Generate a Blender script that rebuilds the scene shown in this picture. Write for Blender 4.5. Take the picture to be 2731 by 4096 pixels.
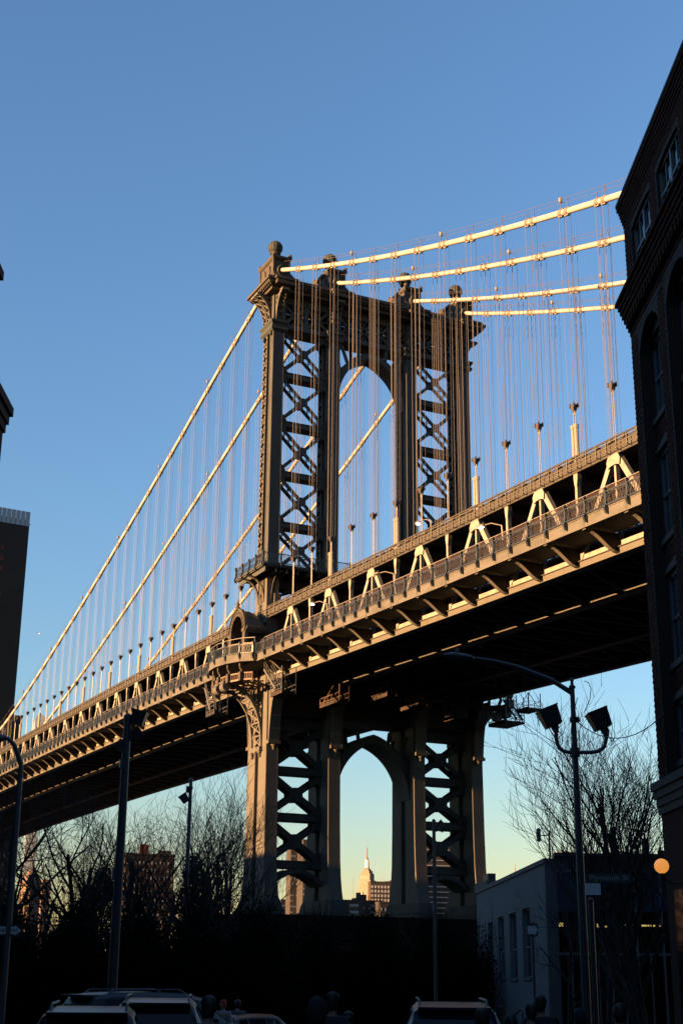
import bpy, bmesh, math, random
from mathutils import Vector, Matrix
from math import sin, cos, pi, radians, sqrt, atan2, hypot
for o in list(bpy.data.objects): bpy.data.objects.remove(o, do_unlink=True)
SC = bpy.context.scene
COL = SC.collection
rnd = random.Random(7)

# ------------------------------------------------------------------ camera
# X runs along the bridge (towards Brooklyn), Y across it, Z up; metres.
PW, PH, PF = 2731.0, 4096.0, 5493.7
CAM = Vector((159.316, -80.09, 1.65))
yaw, pit, rol = radians(25.580), radians(18.4955), radians(0.5202)
fw = Vector((-cos(yaw)*cos(pit), sin(yaw)*cos(pit), sin(pit)))
r0 = Vector((sin(yaw), cos(yaw), 0)); u0 = r0.cross(fw)
RT = r0*cos(rol) + u0*sin(rol); UP = u0*cos(rol) - r0*sin(rol)
cd = bpy.data.cameras.new('camera'); cam = bpy.data.objects.new('camera', cd); COL.objects.link(cam)
cd.sensor_fit = 'VERTICAL'; cd.sensor_height = 36; cd.lens = PF/PH*36
cd.clip_start = 0.5; cd.clip_end = 30000
m3 = Matrix((RT, UP, -fw)).transposed()
cam.matrix_world = Matrix.Translation(CAM) @ m3.to_4x4()
SC.camera = cam

# ------------------------------------------------------------------ sky, sun, exposure
SUN_EL, SUN_X = radians(6.5), 0.014
sun_dir = Vector((SUN_X, -sqrt(1-SUN_X**2), 0))*cos(SUN_EL) + Vector((0, 0, sin(SUN_EL)))
W = bpy.data.worlds.new('World'); SC.world = W; W.use_nodes = True
wn = W.node_tree; wn.nodes.clear()
sky = wn.nodes.new('ShaderNodeTexSky'); sky.sky_type = 'NISHITA'; sky.sun_disc = False
sky.sun_elevation = SUN_EL; sky.sun_rotation = atan2(sun_dir.x, sun_dir.y)
sky.altitude = 0; sky.air_density = 1.4; sky.dust_density = 0.0; sky.ozone_density = 4.0
bg = wn.nodes.new('ShaderNodeBackground'); bg.inputs[1].default_value = 0.05
wo = wn.nodes.new('ShaderNodeOutputWorld')
wb = wn.nodes.new('ShaderNodeMix'); wb.data_type = 'RGBA'; wb.blend_type = 'MULTIPLY'; wb.inputs['Factor'].default_value = 1.0
wb.inputs[7].default_value = (1.05, 0.955, 1.03, 1)                 # white balance of the whole sky
wn.links.new(sky.outputs[0], wb.inputs[6]); wn.links.new(wb.outputs[2], bg.inputs[0]); wn.links.new(bg.outputs[0], wo.inputs[0])
sl = bpy.data.lights.new('sun', 'SUN'); sl.energy = 4.9; sl.angle = radians(0.53); sl.color = (1.0, 0.53, 0.215)
so = bpy.data.objects.new('sun', sl); COL.objects.link(so)
so.rotation_euler = sun_dir.to_track_quat('Z', 'Y').to_euler(); so.location = (0, -300, 200)
SC.view_settings.view_transform = 'Standard'; SC.view_settings.look = 'None'
SC.view_settings.exposure = 2.89; SC.view_settings.gamma = 1.0
SC.render.engine = 'CYCLES'
SC.cycles.max_bounces = 5; SC.cycles.diffuse_bounces = 2; SC.cycles.glossy_bounces = 3; SC.cycles.transparent_max_bounces = 12

# ------------------------------------------------------------------ pixel helpers (a direction only; the distance is given)
def ray(x, y): return fw + RT*((x-PW/2)/PF) - UP*((y-PH/2)/PF)
def at_dist(x, y, d):
    v = ray(x, y); return CAM + v*(d/hypot(v.x, v.y))
STA = radians(24.34)
SD = Vector((-cos(STA), sin(STA), 0)); SN = Vector((sin(STA), cos(STA), 0))   # street direction, right of street
def gz(s): return -0.022*max(0, min(s, 78))
def st(s, n, z=None):                                            # street coordinates -> world
    p = Vector((CAM.x, CAM.y, 0)) + SD*s + SN*n
    p.z = gz(s) if z is None else z
    return p
SROT = atan2(SD.y, SD.x)                                         # local +X along the street, local -Y to the right
def gzw(x, y): return gz((Vector((x, y, 0)) - Vector((CAM.x, CAM.y, 0))).dot(SD))

# ------------------------------------------------------------------ materials
def mat(name, col, rough=0.6, metal=0.0, var=0.0, vscale=3.0, bump=0.0, bscale=30.0, col2=None, emit=None, estr=0, spec=0.5, stretch=None, thr=(0.35, 0.7)):
    m = bpy.data.materials.new(name); m.use_nodes = True
    nt = m.node_tree; b = nt.nodes['Principled BSDF']
    b.inputs['Base Color'].default_value = (*col, 1); b.inputs['Roughness'].default_value = rough
    b.inputs['Metallic'].default_value = metal; b.inputs['Specular IOR Level'].default_value = spec
    tc = nt.nodes.new('ShaderNodeTexCoord'); src = tc.outputs['Object']
    if stretch:
        mp = nt.nodes.new('ShaderNodeMapping'); mp.inputs['Scale'].default_value = stretch
        nt.links.new(src, mp.inputs[0]); src = mp.outputs[0]
    if var or col2:
        n = nt.nodes.new('ShaderNodeTexNoise'); n.inputs['Scale'].default_value = vscale; n.inputs['Detail'].default_value = 6; n.inputs['Roughness'].default_value = 0.65
        nt.links.new(src, n.inputs['Vector'])
        cr = nt.nodes.new('ShaderNodeValToRGB'); cr.color_ramp.elements[0].position = thr[0]; cr.color_ramp.elements[1].position = thr[1]
        c2 = col2 if col2 else tuple(c*(1-var) for c in col)
        c1 = tuple(min(1, c*(1+var*0.5)) for c in col)
        cr.color_ramp.elements[0].color = (*c1, 1); cr.color_ramp.elements[1].color = (*c2, 1)
        nt.links.new(n.outputs['Fac'], cr.inputs[0]); nt.links.new(cr.outputs[0], b.inputs['Base Color'])
    if bump:
        n2 = nt.nodes.new('ShaderNodeTexNoise'); n2.inputs['Scale'].default_value = bscale; n2.inputs['Detail'].default_value = 3
        nt.links.new(src, n2.inputs['Vector'])
        bp = nt.nodes.new('ShaderNodeBump'); bp.inputs['Strength'].default_value = bump; bp.inputs['Distance'].default_value = 0.03
        nt.links.new(n2.outputs['Fac'], bp.inputs['Height']); nt.links.new(bp.outputs[0], b.inputs['Normal'])
    if emit:
        b.inputs['Emission Color'].default_value = (*emit, 1); b.inputs['Emission Strength'].default_value = estr
    return m
def brickmat(name, c1, c2, mortar, scale=1.0):
    m = bpy.data.materials.new(name); m.use_nodes = True; nt = m.node_tree; b = nt.nodes['Principled BSDF']
    b.inputs['Roughness'].default_value = 0.9; b.inputs['Specular IOR Level'].default_value = 0.15
    tc = nt.nodes.new('ShaderNodeTexCoord'); mp = nt.nodes.new('ShaderNodeMapping'); mp.inputs['Rotation'].default_value = (radians(90), 0, 0)
    br = nt.nodes.new('ShaderNodeTexBrick'); br.inputs['Scale'].default_value = scale
    br.inputs['Brick Width'].default_value = 0.22; br.inputs['Row Height'].default_value = 0.08; br.inputs['Mortar Size'].default_value = 0.008
    br.inputs['Color1'].default_value = (*c1, 1); br.inputs['Color2'].default_value = (*c2, 1); br.inputs['Mortar'].default_value = (*mortar, 1)
    nt.links.new(tc.outputs['Object'], mp.inputs[0]); nt.links.new(mp.outputs[0], br.inputs[0]); nt.links.new(br.outputs[0], b.inputs['Base Color'])
    bp = nt.nodes.new('ShaderNodeBump'); bp.inputs['Strength'].default_value = 0.5; bp.inputs['Distance'].default_value = 0.01
    nt.links.new(br.outputs['Fac'], bp.inputs['Height']); bp.invert = True; nt.links.new(bp.outputs[0], b.inputs['Normal'])
    return m
M = {}
M['tower'] = mat('tower_paint', (0.0358, 0.0400, 0.0411), 0.7, spec=0.2, col2=(0.02, 0.017, 0.014), vscale=0.9, bump=0.35, bscale=9, stretch=(1, 1, 0.2), thr=(0.48, 0.78))
M['tower_low'] = mat('weathered_tower_paint', (0.0623, 0.0598, 0.0532), 0.7, spec=0.2, col2=(0.045, 0.022, 0.011), vscale=0.7, bump=0.25, bscale=8, stretch=(1, 1, 0.12), thr=(0.55, 0.8))
M['lattice'] = mat('lattice_paint', (0.0639, 0.0623, 0.0573), 0.7, spec=0.2, var=0.2, vscale=1.2)
M['ornament'] = mat('dark_cast_paint', (0.0266, 0.0320, 0.0320), 0.7, spec=0.2, var=0.3, vscale=2.5, bump=0.2)
M['cornice'] = mat('cornice_paint', (0.0399, 0.0358, 0.0307), 0.7, spec=0.2, var=0.3, vscale=1.3, bump=0.2)
M['fascia'] = mat('fascia_paint', (0.0587, 0.0575, 0.0539), 0.7, spec=0.2, var=0.32, vscale=0.45, bump=0.2, stretch=(0.7, 1, 2), thr=(0.42, 0.68))
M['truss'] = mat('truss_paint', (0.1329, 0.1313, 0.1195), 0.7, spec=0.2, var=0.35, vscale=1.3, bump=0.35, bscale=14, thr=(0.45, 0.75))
M['chord'] = mat('chord_paint', (0.0639, 0.0623, 0.0557), 0.7, spec=0.2, col2=(0.05, 0.033, 0.022), vscale=0.8, bump=0.15, thr=(0.5, 0.85))
M['bandm'] = mat('upper_band_paint', (0.0373, 0.0345, 0.0307), 0.7, spec=0.2, var=0.25, vscale=0.7)
M['railing'] = mat('railing_paint', (0.0155, 0.0222, 0.0275), 0.4, var=0.2, vscale=4)
M['under'] = mat('shaded_steel', (0.0120, 0.0108, 0.0095), 0.7, spec=0.2, col2=(0.03, 0.014, 0.008), vscale=0.6, thr=(0.45, 0.8))  # near-black: shade below and inside the deck put into the steel colour
M['cable'] = mat('cable_wrap', (0.2019, 0.1984, 0.1880), 0.7, spec=0.2, var=0.22, vscale=0.9, thr=(0.45, 0.75), bump=0.2, bscale=20)
M['band'] = mat('cable_band_paint', (0.1275, 0.1222, 0.1117), 0.7, spec=0.2, var=0.15, vscale=5)
M['rope'] = mat('galvanised_rope', (0.0649, 0.0568, 0.0533), 0.5)
M['socket'] = mat('socket_iron', (0.0285, 0.0222, 0.0190), 0.5, var=0.3, vscale=4)
M['copper'] = mat('weathered_roof_sheet', (0.0411, 0.0348, 0.0269), 0.45, var=0.35, vscale=1.6, bump=0.2)
M['rust'] = mat('rusty_lattice', (0.0633, 0.0538, 0.0443), 0.65, col2=(0.08, 0.024, 0.012), vscale=2.2, thr=(0.4, 0.65))
M['fence'] = mat('fence_post_paint', (0.1013, 0.0918, 0.0759), 0.5)
M['galv'] = mat('galvanised_steel', (0.0886, 0.0886, 0.0886), 0.45, metal=0.4, var=0.15)
M['slab'] = mat('deck_concrete', (0.0380, 0.0364, 0.0348), 0.85, var=0.2)
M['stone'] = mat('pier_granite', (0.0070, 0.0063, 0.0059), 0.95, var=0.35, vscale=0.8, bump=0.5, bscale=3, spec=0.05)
M['brick'] = mat('red_brick', (0.0540, 0.0130, 0.0065), 0.9, var=0.55, vscale=2.2, bump=0.3, bscale=60, spec=0.1)
M['brick2'] = mat('dark_red_brick', (0.0360, 0.0090, 0.0047), 0.9, var=0.55, vscale=2.2, bump=0.3, bscale=60, spec=0.1)
M['mortar'] = mat('mortar', (0.0234, 0.0115, 0.0079), 0.9, var=0.2)
M['brickwall'] = brickmat('brick_wall', (0.06, 0.018, 0.01), (0.045, 0.013, 0.008), (0.03, 0.017, 0.012))
M['brickdark'] = brickmat('dark_brick_wall', (0.06, 0.035, 0.028), (0.045, 0.026, 0.022), (0.05, 0.045, 0.04))
M['trimstone'] = mat('sill_stone', (0.0297, 0.0218, 0.0179), 0.8, var=0.25)
M['wframe'] = mat('window_frame_paint', (0.09, 0.10, 0.11), 0.4)
M['glass'] = mat('window_glass', (0.012, 0.015, 0.018), 0.04, spec=1.0)
M['whitebrick'] = brickmat('white_painted_brick', (0.125, 0.125, 0.125), (0.106, 0.106, 0.106), (0.112, 0.112, 0.112))
M['concrete'] = mat('concrete_trim', (0.0546, 0.0546, 0.0546), 0.8, var=0.2)
M['alu'] = mat('mullion_aluminium', (0.1400, 0.1400, 0.1470), 0.35, metal=0.3)
M['blueglass'] = mat('blue_spandrel_glass', (0.02, 0.045, 0.07), 0.1, spec=0.8)
M['asphalt'] = mat('asphalt', (0.0300, 0.0300, 0.0312), 0.85, var=0.25, vscale=8, bump=0.3, bscale=120)
M['pave'] = mat('pavement_concrete', (0.09, 0.088, 0.085), 0.85, var=0.2, vscale=1.5)
M['ground'] = mat('earth_and_grass', (0.0108, 0.0108, 0.0079), 0.95, col2=(0.02, 0.016, 0.012), vscale=0.1, bump=0.3)
M['paint_white'] = mat('road_paint', (0.55, 0.55, 0.53), 0.7, var=0.3, vscale=10)
M['bark'] = mat('bark', (0.0086, 0.0070, 0.0059), 0.9, var=0.3, vscale=10, bump=0.4, bscale=40)
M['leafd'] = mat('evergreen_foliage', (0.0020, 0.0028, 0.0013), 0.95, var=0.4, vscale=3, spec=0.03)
M['pole'] = mat('lamp_pole_paint', (0.0300, 0.0325, 0.0350), 0.45, var=0.2)
M['wood'] = mat('utility_pole_wood', (0.07, 0.05, 0.035), 0.8, var=0.3, stretch=(1, 1, 0.1), bump=0.3)
M['black'] = mat('black_housing', (0.02, 0.02, 0.022), 0.45)
M['cablew'] = mat('black_cable', (0.03, 0.03, 0.03), 0.6)
M['sign_w'] = mat('sign_white', (0.6, 0.6, 0.6), 0.5)
M['sign_k'] = mat('sign_black', (0.015, 0.015, 0.015), 0.5)
M['sign_g'] = mat('sign_dark_green', (0.02, 0.035, 0.03), 0.5)
M['sign_t'] = mat('sign_lettering', (0.25, 0.25, 0.25), 0.5)
M['globe'] = mat('lit_globe_glass', (0.8, 0.5, 0.2), 0.3, emit=(1.0, 0.37, 0.065), estr=0.1)
M['lampon'] = mat('lit_lamp', (1, 0.9, 0.8), 0.3, emit=(1, 0.85, 0.7), estr=1.9)
M['strip'] = mat('lit_ceiling_strip', (1, 0.85, 0.5), 0.3, emit=(1, 0.62, 0.2), estr=0.2)
M['tyre'] = mat('tyre_rubber', (0.015, 0.015, 0.015), 0.8)
M['rim'] = mat('wheel_rim', (0.35, 0.35, 0.36), 0.3, metal=0.8)
M['chrome'] = mat('roof_rail_metal', (0.08, 0.08, 0.085), 0.4, metal=0.5)
M['carglass'] = mat('car_glass', (0.01, 0.012, 0.015), 0.05, spec=0.9)
M['tail'] = mat('tail_lamp', (0.25, 0.02, 0.01), 0.25)
M['tailon'] = mat('lit_tail_lamp', (0.5, 0.03, 0.01), 0.25, emit=(1, 0.12, 0.02), estr=1.2)
M['headl'] = mat('headlamp_glass', (0.5, 0.5, 0.5), 0.15)
M['skin'] = mat('skin', (0.32, 0.19, 0.13), 0.55)
M['hair'] = mat('dark_hair', (0.02, 0.015, 0.012), 0.6)
M['water'] = mat('river_water', (0.02, 0.03, 0.035), 0.12, bump=0.6, bscale=0.6)
def meshscreen():
    m = bpy.data.materials.new('brown_wire_mesh'); m.use_nodes = True; nt = m.node_tree; b = nt.nodes['Principled BSDF']
    b.inputs['Base Color'].default_value = (0.034, 0.015, 0.008, 1); b.inputs['Roughness'].default_value = 0.6; b.inputs['Alpha'].default_value = 0.42
    return m
M['mesh'] = meshscreen()

# ------------------------------------------------------------------ mesh building
class MB:
    def __init__(s): s.v = []; s.f = []
    def add(s, vs, fs):
        n = len(s.v); s.v += [tuple(p) for p in vs]; s.f += [tuple(i+n for i in f) for f in fs]; return s
    def hexa(s, p):                                              # 8 corners: bottom 4 ccw, top 4 ccw
        return s.add(p, [(3, 2, 1, 0), (4, 5, 6, 7), (0, 1, 5, 4), (1, 2, 6, 5), (2, 3, 7, 6), (3, 0, 4, 7)])
    def box(s, x0, x1, y0, y1, z0, z1):
        return s.hexa([(x0, y0, z0), (x1, y0, z0), (x1, y1, z0), (x0, y1, z0), (x0, y0, z1), (x1, y0, z1), (x1, y1, z1), (x0, y1, z1)])
    def beam(s, a, b, w, h, side=(1, 0, 0)):                     # w along 'side' (made square to the axis), h across both
        a = Vector(a); b = Vector(b); d = (b-a).normalized(); sv = Vector(side)
        sv = sv - d*sv.dot(d)
        if sv.length < 1e-4: sv = Vector((0, 1, 0)) - d*d.y
        sv.normalize(); t = d.cross(sv)
        sv = sv*(w/2); t = t*(h/2)
        return s.hexa([a-sv-t, a+sv-t, a+sv+t, a-sv+t, b-sv-t, b+sv-t, b+sv+t, b-sv+t])
    def tube(s, pts, r, n=8, cap=True):
        pts = [Vector(p) for p in pts]; rs = r if isinstance(r, (list, tuple)) else [r]*len(pts)
        k = len(s.v); up = Vector((0, 0, 1)); prev = None
        for i, p in enumerate(pts):
            d = (pts[min(i+1, len(pts)-1)] - pts[max(i-1, 0)])
            d = d.normalized() if d.length > 1e-9 else up
            if prev is None: a = d.cross(up) if abs(d.z) < 0.95 else d.cross(Vector((1, 0, 0)))
            else: a = prev - d*prev.dot(d)
            a.normalize(); prev = a; b = d.cross(a)
            for j in range(n):
                t = 2*pi*j/n; s.v.append(tuple(p + (a*cos(t)+b*sin(t))*rs[i]))
        for i in range(len(pts)-1):
            for j in range(n):
                j2 = (j+1) % n; s.f.append((k+i*n+j, k+i*n+j2, k+(i+1)*n+j2, k+(i+1)*n+j))
        if cap:
            s.f.append(tuple(k+j for j in range(n-1, -1, -1))); s.f.append(tuple(k+(len(pts)-1)*n+j for j in range(n)))
        return s
    def lathe(s, prof, c=(0, 0, 0), n=16, squash=(1, 1)):        # prof: (r, z)
        k = len(s.v)
        for r, z in prof:
            for j in range(n):
                t = 2*pi*j/n; s.v.append((c[0]+r*cos(t)*squash[0], c[1]+r*sin(t)*squash[1], c[2]+z))
        for i in range(len(prof)-1):
            for j in range(n):
                j2 = (j+1) % n; s.f.append((k+i*n+j, k+i*n+j2, k+(i+1)*n+j2, k+(i+1)*n+j))
        s.f.append(tuple(k+j for j in range(n-1, -1, -1))); s.f.append(tuple(k+(len(prof)-1)*n+j for j in range(n)))
        return s
    def stack(s, secs, c=(0, 0)):                                # secs: (z, halfx, halfy)
        k = len(s.v)
        for z, hx, hy in secs:
            s.v += [(c[0]-hx, c[1]-hy, z), (c[0]+hx, c[1]-hy, z), (c[0]+hx, c[1]+hy, z), (c[0]-hx, c[1]+hy, z)]
        for i in range(len(secs)-1):
            for j in range(4):
                j2 = (j+1) % 4; s.f.append((k+i*4+j, k+i*4+j2, k+i*4+4+j2, k+i*4+4+j))
        s.f.append((k+3, k+2, k+1, k)); n = k+4*(len(secs)-1); s.f.append((n, n+1, n+2, n+3)); return s
    def prism(s, poly, axis, a, b):                              # poly in the other two axes (order xyz without axis)
        def P(u, v, w): return {'x': (w, u, v), 'y': (u, w, v), 'z': (u, v, w)}[axis]
        n = len(poly); k = len(s.v)
        s.v += [P(u, v, a) for u, v in poly] + [P(u, v, b) for u, v in poly]
        s.f.append(tuple(k+i for i in range(n-1, -1, -1))); s.f.append(tuple(k+n+i for i in range(n)))
        for i in range(n): j = (i+1) % n; s.f.append((k+i, k+j, k+n+j, k+n+i))
        return s
    def strip(s, curve, th, axis, a, b):                         # a bent plate: curve (u,v) thickened, extruded a..b
        for (u0_, v0), (u1, v1) in zip(curve[:-1], curve[1:]):
            l = hypot(u1-u0_, v1-v0) or 1; nx, ny = -(v1-v0)/l*th/2, (u1-u0_)/l*th/2
            s.prism([(u0_-nx, v0-ny), (u1-nx, v1-ny), (u1+nx, v1+ny), (u0_+nx, v0+ny)], axis, a, b)
        return s
    def xform(s, mx): s.v = [tuple(mx @ Vector(p)) for p in s.v]; return s
    def mesh(s, name, mt, smooth=False):
        me = bpy.data.meshes.new(name); me.from_pydata(s.v, [], s.f); me.update()
        bm = bmesh.new(); bm.from_mesh(me); bmesh.ops.recalc_face_normals(bm, faces=bm.faces); bm.to_mesh(me); bm.free()
        if mt: me.materials.append(M[mt] if isinstance(mt, str) else mt)
        if smooth: me.polygons.foreach_set('use_smooth', [True]*len(me.polygons))
        return me
    def build(s, name, mt, parent=None, smooth=False): return put(name, s.mesh(name, mt, smooth), parent)
def put(name, me, parent=None, loc=None, rot=None):
    o = bpy.data.objects.new(name, me); COL.objects.link(o)
    if parent is not None:
        o.parent = parent
        if loc is None: o.matrix_parent_inverse = world_of(parent).inverted()      # mesh is in world coordinates
    if loc is not None: o.location = loc
    if rot is not None: o.rotation_euler = rot
    return o
def world_of(o):
    m = Matrix.LocRotScale(o.location, o.rotation_euler, o.scale)
    return (world_of(o.parent) @ o.matrix_parent_inverse @ m) if o.parent else m
def putw(name, me, parent, loc, rot=(0, 0, 0)):                  # a shared local mesh placed at a world position under a parent
    o = bpy.data.objects.new(name, me); COL.objects.link(o); o.parent = parent
    o.matrix_parent_inverse = world_of(parent).inverted(); o.location = loc; o.rotation_euler = rot
    return o
def tag(o, label, cat, group=None):
    o['label'] = label; o['category'] = cat
    if group: o['group'] = group
    return o
def thing(name, label, cat, loc=(0, 0, 0), rz=0, group=None):
    o = bpy.data.objects.new(name, None); COL.objects.link(o); o.location = loc; o.rotation_euler = (0, 0, rz)
    o.empty_display_size = 0.5
    return tag(o, label, cat, group)
def struct(o): o['kind'] = 'structure'; return o
def stuff(o): o['kind'] = 'stuff'; return o
def lerp_curve(kn):
    kn = sorted(kn); xs = [k[0] for k in kn]; ys = [k[1] for k in kn]; n = len(kn)
    ms = []
    for i in range(n):
        if i == 0: ms.append((ys[1]-ys[0])/(xs[1]-xs[0]))
        elif i == n-1: ms.append((ys[-1]-ys[-2])/(xs[-1]-xs[-2]))
        else: ms.append((ys[i+1]-ys[i-1])/(xs[i+1]-xs[i-1]))
    def f(x):
        i = 0
        while i < n-2 and x > xs[i+1]: i += 1
        h = xs[i+1]-xs[i]; t = (x-xs[i])/h
        if t < 0: return ys[0]+ms[0]*(x-xs[0])
        if t > 1: return ys[-1]+ms[-1]*(x-xs[-1])
        return (2*t**3-3*t*t+1)*ys[i]+(t**3-2*t*t+t)*h*ms[i]+(-2*t**3+3*t*t)*ys[i+1]+(t**3-t*t)*h*ms[i+1]
    return f

# ================================================================== SETTING: ground, water, street
def make_ground():
    mb = MB(); import bisect
    ss = [-400, -60, -20, 0, 10, 20, 30, 40, 50, 60, 70, 78, 95, 130, 180, 225, 240, 300, 700, 1000, 1030, 2000, 4000, 9000, 16000]
    ns = [-9000, -3000, -900, -300, -100, -40, -9.8, 9.4, 40, 100, 300, 900, 3000, 9000]
    def h(s):
        if s <= 225: return gz(s) - 0.16
        if s < 240: return gz(s)-0.16-4.5*(s-225)/15
        if s <= 1000: return -6.4
        if s < 1030: return -6.4+4.4*(s-1000)/30
        return -2.0
    for s in ss:
        for n in ns: mb.v.append(tuple(st(s, n, h(s))))
    k = len(ns)
    for i in range(len(ss)-1):
        for j in range(k-1): mb.f.append((i*k+j, i*k+j+1, (i+1)*k+j+1, (i+1)*k+j))
    struct(mb.build('ground', 'ground'))
    w = MB(); P = [st(233, -9000, -4.2), st(233, 9000, -4.2), st(1015, 9000, -4.2), st(1015, -9000, -4.2)]
    w.add(P, [(0, 1, 2, 3)]); struct(w.build('river', 'water'))
make_ground()
def sheet(name, mt, n0, n1, dz, s0, s1, thick=0.0):
    mb = MB(); ss = [s0] + [s for s in range(-50, 140, 10) if s0 < s < s1] + [78] * (s0 < 78 < s1) + [s1]; ss = sorted(set(ss))
    for a, b in zip(ss[:-1], ss[1:]):
        mb.hexa([st(a, n0, gz(a)-0.4), st(a, n1, gz(a)-0.4), st(b, n1, gz(b)-0.4), st(b, n0, gz(b)-0.4), st(a, n0, gz(a)+dz), st(a, n1, gz(a)+dz), st(b, n1, gz(b)+dz), st(b, n0, gz(b)+dz)])
    return struct(mb.build(name, mt))
sheet('road', 'asphalt', -5.6, 5.6, 0.0, -30, 62)
sheet('pavement', 'pave', -9.4, -5.6, 0.13, -30, 54)
sheet('pavement', 'pave', 5.6, 9.3, 0.13, -30, 54)
for i, (a, b) in enumerate([(-50, 50)]):                          # the cross street
    mb = MB(); mb.hexa([st(62, -60, gz(62)-.4), st(62, 60, gz(62)-.4), st(71, 60, gz(71)-.4), st(71, -60, gz(71)-.4), st(62, -60, gz(62)), st(62, 60, gz(62)), st(71, 60, gz(71)), st(71, -60, gz(71))])
    struct(mb.build('cross_street', 'asphalt'))
mb = MB(); mb.hexa([st(71, -4, gz(71)-.4), st(71, 3.4, gz(71)-.4), st(150, 3.4, -2.1), st(150, -4, -2.1), st(71, -4, gz(71)), st(71, 3.4, gz(71)), st(150, 3.4, gz(150)), st(150, -4, gz(150))])
struct(mb.build('path', 'pave'))
for i in range(8):
    mb = MB(); n = -4.9 + i*1.4
    mb.hexa([st(56.5, n, gz(56.5)-.02), st(56.5, n+.6, gz(56.5)-.02), st(59.5, n+.6, gz(59.5)-.02), st(59.5, n, gz(59.5)-.02), st(56.5, n, gz(56.5)+.005), st(56.5, n+.6, gz(56.5)+.005), st(59.5, n+.6, gz(59.5)+.005), st(59.5, n, gz(59.5)+.005)])
    struct(mb.build('crossing_stripe', 'paint_white'))

# ================================================================== BRIDGE
zf = lerp_curve([(160, 32.2), (110, 33.9), (82, 34.85), (64, 35.4), (50, 35.85), (38, 36.3), (0, 37.65), (-30, 38.45), (-54, 38.98), (-84, 39.43), (-135, 40.08), (-207, 40.45), (-224, 40.5), (-300, 40.2), (-400, 39.2)])
YC = [-14.36, -5.91, 6.2, 14.87]; HW = 0.82                       # tower legs
YT = [-14.63, -6.1, 6.1, 14.63]                                  # trusses and cables
NS = [8.97+5.45*k for k in range(0, 19)]                         # nodes, side span
NM = [-8.7-5.52*k for k in range(0, 62)]                         # nodes, main span
XEND0, XEND1 = NM[-1], NS[-1]
def slope(x): return (zf(x+1)-zf(x-1))/2
exec_deck = True

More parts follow.
